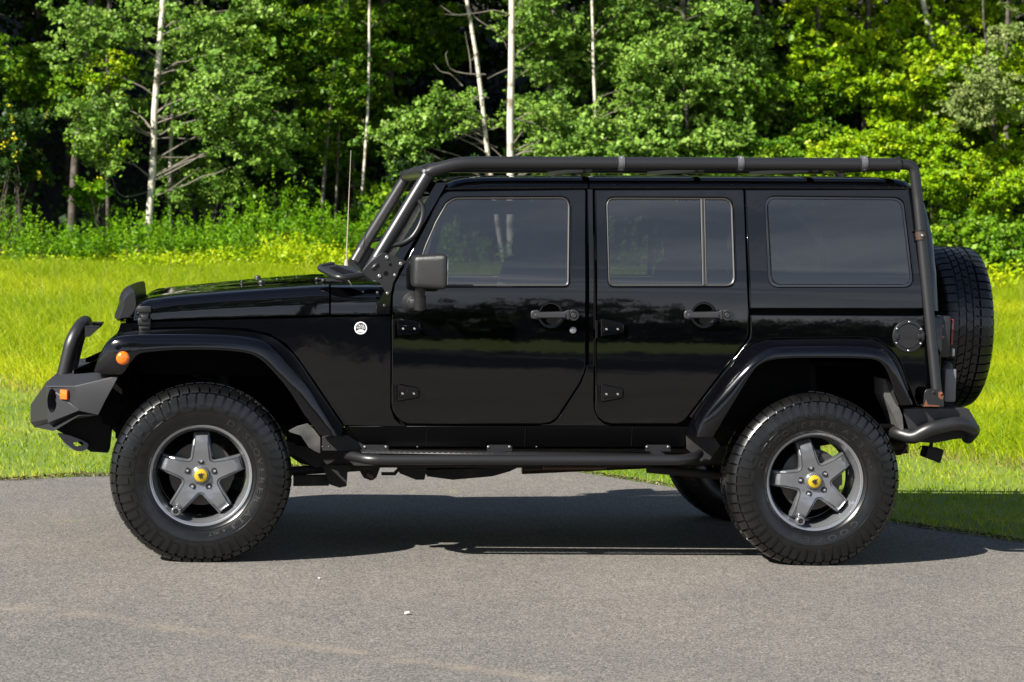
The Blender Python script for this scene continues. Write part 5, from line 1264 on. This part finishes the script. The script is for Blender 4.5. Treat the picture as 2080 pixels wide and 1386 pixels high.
tree('maple_tree', 'dense mid-green maple over the rear half of the roof rack', (1650,470), (1665,0), 15, rb(1500,1740,150,350,22,36,56), bark='bark', leaf='maple', Y=32.4)
tree('maple_tree', 'yellow-green maple whose crown fills the top of the wood over the rear rack clamp', (1745,470), (1760,0), 15, rb(1600,1860,10,160,20,40,60), bark='bark', leaf='bright', Y=32.6, lsize=.085)
tree('maple_tree', 'bright maple at the right edge of the photo with layered horizontal sprays', (2045,470), (2060,0), 15, rb(1900,2090,120,330,16,40,60), bark='bark', leaf='bright', Y=32.0, lsize=.085)
tree('dogwood_tree', 'pale-leaved small tree at the far right between the bright maples', (2030,470), (2010,170), 8, [(2000,180,50,-.8),(2050,200,50,-.8),(1960,205,40,-.7),(1985,240,35,-.7),(2060,60,45,-.4),(1990,150,30,-.7)], bark='bark', leaf='pale', Y=31.4, height=7, canopy=False)

# ---- bushes
def bush(name, label, cx_, cy_, wpx, hpx, n, leaf, Y, rp=(24, 40), lsize=.07, group=None, flowers=0, dens=1.0, stems=0):
    c = pt(cx_, cy_, Y); gz = float(ground_h(c.x, Y)); root = empty(name, (c.x, Y, gz)); tag(root, label, 'bush', group)
    s = (c-EYE).length/F; Pl = []; Tl = []; bp = []; br_ = []; T_ = []
    for i in range(n):
        a = RNG.uniform(0, 2*math.pi); q = math.sqrt(RNG.uniform(0, 1)); bx = cx_+math.cos(a)*q*wpx/2; by = cy_+math.sin(a)*q*hpx/2
        b = pt(bx, by, Y+RNG.uniform(-.4, .5)); r_ = RNG.uniform(*rp); rr_ = r_*s
        P, tn, tw = fronds(b, (rr_*1.25, rr_, rr_*.9), max(4, int(r_*r_*.014*dens))); Pl.append(P); Tl.append(tn); T_.append(np.array([w_[-1] for w_ in tw]))
        for w_ in tw: bp.append(w_); br_.append(np.linspace(.005, .002, len(w_)))
        bp.append(wob((c.x+RNG.uniform(-.3, .3), Y+RNG.uniform(0, .3), gz-.1), b, 7, .06, sag=.03)); br_.append(np.linspace(.016, .004, 7))
    v, f = tubes_np(bp, br_, 5); link('stems', np_mesh('stems', v, f, smooth=True), M['twig'] if stems else M['bark'], root)
    P = np.concatenate(Pl); v, f, a_ = leaves(P, np.full(len(P), lsize), np.concatenate(Tl)); link('foliage', np_mesh('foliage', v, f, a_), M[leaf], root)
    if flowers:
        T_ = np.concatenate(T_); T_ = T_[RNG.permutation(len(T_))[:flowers]]+np.array([0, -.08, .03])
        P = (T_[:, None, :]+RNG.normal(size=(len(T_), 9, 3))*np.array([.022, .03, .045])).reshape(-1, 3); v, f, a_ = leaves(P, np.full(len(P), .05), RNG.uniform(0, 1, len(P))); link('flowers', np_mesh('flowers', v, f, a_), M['petal'], root)
    return root
bush('flowering_bush', 'dark bush with yellow flower heads at the left edge of the photo', 20, 330, 110, 190, 12, 'dark', 30.6, flowers=42, rp=(20, 34))
bush('flowering_bush', 'small dark bush with one yellow flower left of the long white trunk', 195, 400, 60, 50, 6, 'weed', 31.0, rp=(16, 24), flowers=2)
bush('sapling_bush', 'wide bright yellow-green bush right of the rear rack post at rack height', 1960, 390, 200, 190, 26, 'bright', 30.8, stems=1, rp=(26, 42))
bush('sapling_bush', 'bright bush at the right edge of the photo above the spare wheel', 2075, 380, 110, 220, 14, 'bright', 31.2, stems=1)
bush('sapling_bush', 'bright green bush seen over the roof below the rear rack clamp', 1700, 360, 230, 120, 18, 'bright', 31.0)
bush('maple_bush', 'mid-green bush seen over the roof left of the rear rack clamp', 1560, 350, 170, 110, 12, 'maple', 31.2)
bush('maple_bush', 'mid-green bush right of the rear post low against the wood', 1950, 480, 170, 70, 14, 'maple', 30.4, stems=1)
bush('maple_bush', 'mid-green bush at the foot of the wood in the right corner above the yellow weeds', 2060, 490, 130, 60, 10, 'maple', 30.0)
bush('aspen_bush', 'pale green low bush over the front half of the roof', 1210, 330, 200, 80, 14, 'aspen', 31.2)
bush('maple_bush', 'low dark-green bush between the cage and the leaning birch', 900, 340, 180, 110, 14, 'dark', 32.2)
bush('maple_bush', 'low leafy bush at the wood edge behind the long white trunk', 420, 390, 150, 60, 11, 'aspen', 31.9, rp=(18, 30), lsize=.06)
bush('maple_bush', 'dark evergreen-like bush in the gap between the leafy aspen and the leaning pole', 560, 350, 150, 110, 14, 'dark', 33.4)
bush('maple_bush', 'low green bush right of the antenna at the wood edge', 770, 430, 130, 90, 11, 'maple', 31.6, rp=(18, 30))
bush('sapling_bush', 'bright sapling bush high over the right side below the leaning birch stem', 1850, 200, 190, 120, 16, 'bright', 32.0, rp=(30, 46), lsize=.085)
bush('sapling_bush', 'yellow-green bush over the rear of the rack beside the rear post', 1830, 290, 180, 90, 14, 'bright', 31.4, rp=(26, 42))

# ---- deep wood (one mass) with dark stems, also the wood behind the photographer
def wood(name, n, xr, yr, zfun, lsize, nt, nl, rad, leaf, label, rng, facing=.35):
    Pl = []; Tl = []
    x = rng.uniform(*xr, n); y = rng.uniform(*yr, n)
    z = zfun(x, y, rng.uniform(0, 1, n))
    for i in range(n):
        P, tn, tips = clump((x[i], y[i], z[i]), rad, nt, nl, rng, spread=lsize*2.2); Pl.append(P); Tl.append(tn)
    P = np.concatenate(Pl); v, f, a_ = leaves(P, np.full(len(P), lsize), np.concatenate(Tl), rng, front=facing)
    o = link(name, np_mesh(name, v, f, a_), M[leaf]); tag(o, label, kind='stuff'); return o
rg = np.random.default_rng(5)
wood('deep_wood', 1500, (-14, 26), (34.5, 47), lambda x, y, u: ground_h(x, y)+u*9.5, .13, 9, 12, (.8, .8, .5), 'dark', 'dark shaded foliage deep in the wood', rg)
wood('deep_wood', 1100, (-16, 30), (31.5, 47), lambda x, y, u: 8.8+u*6, .6, 9, 7, (1.3, 1.3, .5), 'dark', 'added canopy above view that keeps the sky off the wood', rg)  # unseen layer of big leaves, added to block skylight from the wood
for xr in ((-60, -13.5), (20, 70)):
    wood('side_wood', 1300, xr, (31, 44), lambda x, y, u: ground_h(x, y)+u*14, .28, 10, 11, (1.3, 1.2, .7), 'maple', 'woodland edge running on %s the photographed trees' % ('left of' if xr[0] < 0 else 'right of'), rg)
# dark tree stems deep in the wood
stems = []
for i in range(26):
    x = rg.uniform(-9, 17); y = rg.uniform(34, 42); gz = float(ground_h(x, y)); r_ = rg.uniform(.05, .14)
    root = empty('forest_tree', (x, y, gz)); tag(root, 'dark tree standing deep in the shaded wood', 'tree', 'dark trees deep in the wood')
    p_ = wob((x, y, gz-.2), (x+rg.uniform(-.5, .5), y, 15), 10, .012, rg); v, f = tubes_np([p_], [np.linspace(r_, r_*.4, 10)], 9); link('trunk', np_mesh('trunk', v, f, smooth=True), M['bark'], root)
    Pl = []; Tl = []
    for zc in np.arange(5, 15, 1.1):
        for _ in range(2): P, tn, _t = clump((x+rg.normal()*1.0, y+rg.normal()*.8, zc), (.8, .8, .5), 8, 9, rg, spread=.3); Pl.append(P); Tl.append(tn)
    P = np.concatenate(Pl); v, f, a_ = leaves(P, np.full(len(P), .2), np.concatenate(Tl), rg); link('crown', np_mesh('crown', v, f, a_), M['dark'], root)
# wood across the road behind the photographer (mirrored in the paint)
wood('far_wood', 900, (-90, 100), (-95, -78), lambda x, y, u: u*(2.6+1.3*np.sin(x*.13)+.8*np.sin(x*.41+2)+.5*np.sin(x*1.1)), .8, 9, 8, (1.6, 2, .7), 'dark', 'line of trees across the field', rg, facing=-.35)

# unseen tall trees added to shade the driveway behind and left of the photographer
for i, (x, y, h_, lb) in enumerate(((-9, -27, 21, 'unseen tall tree added for shade left behind the photographer, nearest to the driveway'), (-16, -31, 20, 'unseen tall tree added for shade, second from the driveway behind the photographer'), (-4, -34, 22, 'unseen tall tree added for shade, farthest back behind the photographer'), (-24, -30, 19, 'unseen tall tree added for shade, farthest left behind the photographer'))):
    root = empty('added_shade_tree', (x, y, 0)); tag(root, lb, 'tree', 'unseen trees added for shade behind the photographer')
    p_ = wob((x, y, -.2), (x+.4, y, h_), 10, .01, rg); v, f = tubes_np([p_], [np.linspace(.3, .08, 10)], 12); link('trunk', np_mesh('trunk', v, f, smooth=True), M['bark'], root)
    Pl = []; Tl = []
    for _ in range(60):
        zc = rg.uniform(9, h_); c_ = (x+rg.normal()*2.2, y+rg.normal()*2.2, zc); P, tn, _t = clump(c_, (1.5, 1.5, .9), 10, 8, rg, spread=.5); Pl.append(P); Tl.append(tn)
    P = np.concatenate(Pl); v, f, a_ = leaves(P, np.full(len(P), .5), np.concatenate(Tl), rg, front=-.3); link('crown', np_mesh('crown', v, f, a_), M['maple'], root)

# ---- undergrowth at the foot of the wood
def in_view(x, y, m_=1.0):
    d = np.stack([x-CX, y-CY], -1); u = d[:, 0]*_r.x+d[:, 1]*_r.y; dep = d[:, 0]*_f.x+d[:, 1]*_f.y
    return np.abs(u/dep*F) < 1040+240+m_*60
def nse(x, y, s, p=0): return .5+.5*(np.sin(x*s+p+1.3*np.sin(y*s*.7+p))*np.cos(y*s*1.1-p+np.sin(x*s*.6)))
def weeds(name, xa, xb, Y0, Y1, n, h0, h1, leaf, label, nl=34, lsize=.07, pxr=None, tonel=(.2, .8), spread=.05, top=False):
    x = rg.uniform(xa, xb, n); y = rg.uniform(Y0, Y1, n); ok = in_view(x, y); x, y = x[ok], y[ok]; n = len(x); gz = ground_h(x, y)
    hh = rg.uniform(h0, h1, n)*(0.75+.35*np.sin(x*1.7)*np.sin(x*.63+1))
    if leaf == 'weed':
        ok = rg.uniform(0, 1, n) < np.clip(nse(x, y, 2.6, 1)*1.7-.25, 0.06, 1); x, y, gz, hh = x[ok], y[ok], gz[ok], hh[ok]*rg.uniform(.7, 1.15, ok.sum()); n = len(x)
    if leaf == 'fern':
        ok = rg.uniform(0, 1, n) < np.clip(nse(x, y, 1.9, 2)*1.5-.35, 0.03, 1); x, y, gz, hh = x[ok], y[ok], gz[ok], hh[ok]; n = len(x)
    lean = rg.normal(size=(n, 2))*.08
    u = rg.uniform(.05, 1, (n, nl))**(.6 if top else .9); P = np.stack([x[:, None]+lean[:, 0:1]*u*hh[:, None], y[:, None]+lean[:, 1:2]*u*hh[:, None], gz[:, None]+u*hh[:, None]], -1)
    P = P+rg.normal(size=P.shape)*np.array([spread, spread, spread*.6]); tn = np.clip(rg.uniform(*tonel, n)[:, None]+rg.normal(0, .12, (n, nl)), 0, 1)
    v, f, a_ = leaves(P.reshape(-1, 3), np.full(n*nl, lsize), tn.ravel(), rg, aspect=.45, up=.3)
    return v, f, a_
def join(parts):
    b = 0; V = []; Fc = []; A = []
    for v, f, a_ in parts: V.append(v); Fc.append(f+b); A.append(a_); b += len(v)
    return np.concatenate(V), np.concatenate(Fc), np.concatenate(A)
v, f, a_ = join([weeds('w', -11, 4, 29.2, 31.6, 3000, .7, 1.6, 'weed', '', spread=.024, nl=44, lsize=.058), weeds('w', -12, 18, 30, 33, 2200, .5, 1.4, 'weed', '', spread=.028, nl=38, lsize=.06)])
tag(link('undergrowth', np_mesh('undergrowth', v, f, a_), M['weed']), 'tall green leafy weeds along the foot of the wood', kind='stuff')
v, f, a_ = join([weeds('w', -8.2, 3.5, 28.2, 29.4, 1100, .2, .5, 'fern', '', spread=.08, lsize=.06, nl=26), weeds('w', -1, 4, 28.4, 30.4, 420, .35, .65, 'fern', '', spread=.09, lsize=.06, nl=34), weeds('w', 11, 17, 27.4, 29.6, 420, .3, .62, 'fern', '', spread=.11, lsize=.09, nl=26)])
tag(link('yellow_weeds', np_mesh('yellow_weeds', v, f, a_), M['fern']), 'yellow-green ferny weeds between the meadow and the wood', kind='stuff')
# ---- meadow and lawn blades
def blades(x, y, h_, wd, tone, lean=.35, patch=None):
    n = len(x); gz = ground_h(x, y); a = rg.uniform(0, 2*np.pi, n); ln = np.abs(rg.normal(size=n))*lean*h_; b = a+rg.normal(0, .5, n)
    B = np.stack([x, y, gz-.01], -1); W = np.stack([np.cos(a), np.sin(a)*.4, 0*a], -1)*wd[:, None]*.5
    M1 = B+np.stack([np.cos(b)*ln*.3, np.sin(b)*ln*.3, h_*.55], -1); T_ = B+np.stack([np.cos(b)*ln, np.sin(b)*ln, h_], -1)
    v = np.stack([B-W, B+W, M1+W*.8, T_], 1); v2 = np.stack([B-W, M1+W*.8, T_, M1-W*.8], 1)
    v = np.stack([B-W, B+W, M1+W*.75, T_, M1-W*.75], 1).reshape(-1, 3)
    i = np.arange(n)[:, None]*5; f = np.concatenate([i+np.array([0, 1, 2, 4]), i+np.array([4, 2, 3, 3])], 0)
    tri = i+np.array([4, 2, 3]); return v, (i+np.array([0, 1, 2, 4])), tri, np.repeat(tone, 5)
def blade_mesh(name, x, y, h_, wd, tone, m, label, lean=.35):
    v, q, t3, a_ = blades(x, y, h_, wd, tone, lean); me = bpy.data.meshes.new(name); nq, n3 = len(q), len(t3)
    me.vertices.add(len(v)); me.vertices.foreach_set('co', v.astype(np.float32).ravel()); me.loops.add(nq*4+n3*3); me.loops.foreach_set('vertex_index', np.concatenate([q.ravel(), t3.ravel()]).astype(np.int32))
    me.polygons.add(nq+n3); me.polygons.foreach_set('loop_start', np.concatenate([np.arange(0, nq*4, 4), nq*4+np.arange(0, n3*3, 3)]).astype(np.int32)); me.update(calc_edges=True)
    at = me.attributes.new('tone', 'FLOAT', 'POINT'); at.data.foreach_set('value', a_.astype(np.float32)); o = link(name, me, m); tag(o, label, kind='stuff'); return o
def scatter(n, y0, y1, xa=-12, xb=18):
    # even in screen depth: more blades close by
    y = y0+(y1-y0)*rg.uniform(0, 1, n)**1.25; x = rg.uniform(xa, xb, n); ok = in_view(x, y, .5); return x[ok], y[ok]
x, y = scatter(720000, 3.2, 30.5, -14, 20); ok = (y > mow_y(x)+rg.normal(size=len(x))*.15) & (y > edge_y(x)+.5); x, y = x[ok], y[ok]
tone = np.clip(.7*nse(x, y, .9)*nse(x, y, .37, 1)+.35*nse(x, y, 3.1, 2)+.25*nse(x, y, 9, 5)+rg.normal(0, .2, len(x))-.18, 0, 1); hh = rg.uniform(.10, .30, len(x))*(.6+.6*nse(x, y, 1.3, 4))*np.interp(y, [4, 14], [.75, 1])
blade_mesh('meadow_grass', x, y, hh, rg.uniform(.005, .010, len(x)), tone, M['grassb'], 'uncut bright green meadow grass', .95)
x, y = scatter(600000, -1.5, 22, -13, 19); e_ = edge_y(x)+.02*np.sin(x*5.1)-.01+rg.exponential(.02, len(x))*-1; ok = (y > e_) & (y < mow_y(x)+.4); x, y = x[ok], y[ok]
tone = np.clip(.1+.4*nse(x, y, 1.7, 1)+.3*nse(x, y, 5, 3)+rg.normal(0, .2, len(x)), 0, 1)
blade_mesh('lawn_grass', x, y, rg.uniform(.025, .06, len(x)), rg.uniform(.005, .010, len(x)), tone, M['lawn'], 'short mown grass beside the driveway', .8)
x, y = scatter(260000, 2, 20); d_ = y-mow_y(x); ok = (np.abs(d_+.15) < (.45+.9*(x < -2.2))*rg.uniform(0, 1, len(x))); x, y = x[ok], y[ok]
blade_mesh('dry_grass', x, y, rg.uniform(.04, .15, len(x)), rg.uniform(.005, .009, len(x)), rg.uniform(0, 1, len(x)), M['dry'], 'straw-coloured strip between lawn and meadow', .9)
# seed heads standing over the meadow
x, y = scatter(500, 14, 30); ok = y > mow_y(x)+.5; x, y = x[ok], y[ok]
blade_mesh('meadow_grass', x, y, rg.uniform(.35, .55, len(x)), rg.uniform(.004, .006, len(x)), rg.uniform(.8, 1, len(x)), M['dry'], 'pale grass stalks standing above the meadow', .25)
# pebbles
for i, (x, y, s) in enumerate(((828, 1248, .011), (648, 1176, .006))):
    p = gp(x, y, .006); bm = bmesh.new(); bmesh.ops.create_icosphere(bm, subdivisions=2, radius=s)
    for v_ in bm.verts: v_.co = Vector((v_.co.x*1.1, v_.co.y, v_.co.z*.7))*(1+.25*math.sin(v_.co.x*400+v_.co.y*300))
    bmesh.ops.translate(bm, vec=p+Vector((0, 0, s*.5)), verts=bm.verts); mb = MB(); mb.bm(bm, True); o = mb.build('pebble', M['dry_stone'] if 'dry_stone' in M else mat('pale_stone', (.5, .45, .4), .8))
    tag(o, ('pale pebble lying on the asphalt below the front door', 'tiny pebble on the asphalt right of the front wheel')[i], 'pebble')

# loose grit on the asphalt
n = 420; x = rg.uniform(-4, 5.5, n); y = rg.uniform(-4, 2.2, n); b_ = MB()
for i in range(n):
    r_ = rg.uniform(.0015, .0045); q = [Vector((x[i]+math.cos(a)*r_*rg.uniform(.7, 1.2), y[i]+math.sin(a)*r_*rg.uniform(.7, 1.2), .005)) for a in (0, 1.3, 2.5, 3.8, 5.1)]; t_ = Vector((x[i], y[i], .005+r_))
    b_.add(q+[t_], [(k, (k+1) % 5, 5) for k in range(5)])
tag(b_.build('grit', mat('grit_stone', (.22, .20, .18), .85, var=(30, (.06, .055, .05), .4, .6))), 'loose grit scattered over the asphalt', kind='stuff')

# crumbs of soil and dead grass along the driveway edge
n = 16000; x = rg.uniform(-6, 9, n); e_ = edge_y(x)+.025*np.sin(x*5.1)+.02*np.sin(x*13.7+1); y = e_+rg.normal(0, .035, n)*(.5+nse(x, x, 2.3))
P = np.stack([x, y, np.full(n, .010)+rg.uniform(0, .012, n)], -1); v, f, a_ = leaves(P, np.full(n, .016), rg.uniform(0, 1, n), rg, up=1.2, front=0, aspect=.5)
M['crumb'] = leaf_mat('soil_crumb', [(.03,.022,.012),(.09,.07,.035),(.20,.17,.08)], .05)
tag(link('edge_litter', np_mesh('edge_litter', v, f, a_), M['crumb']), 'soil crumbs and dead grass along the driveway edge', kind='stuff')
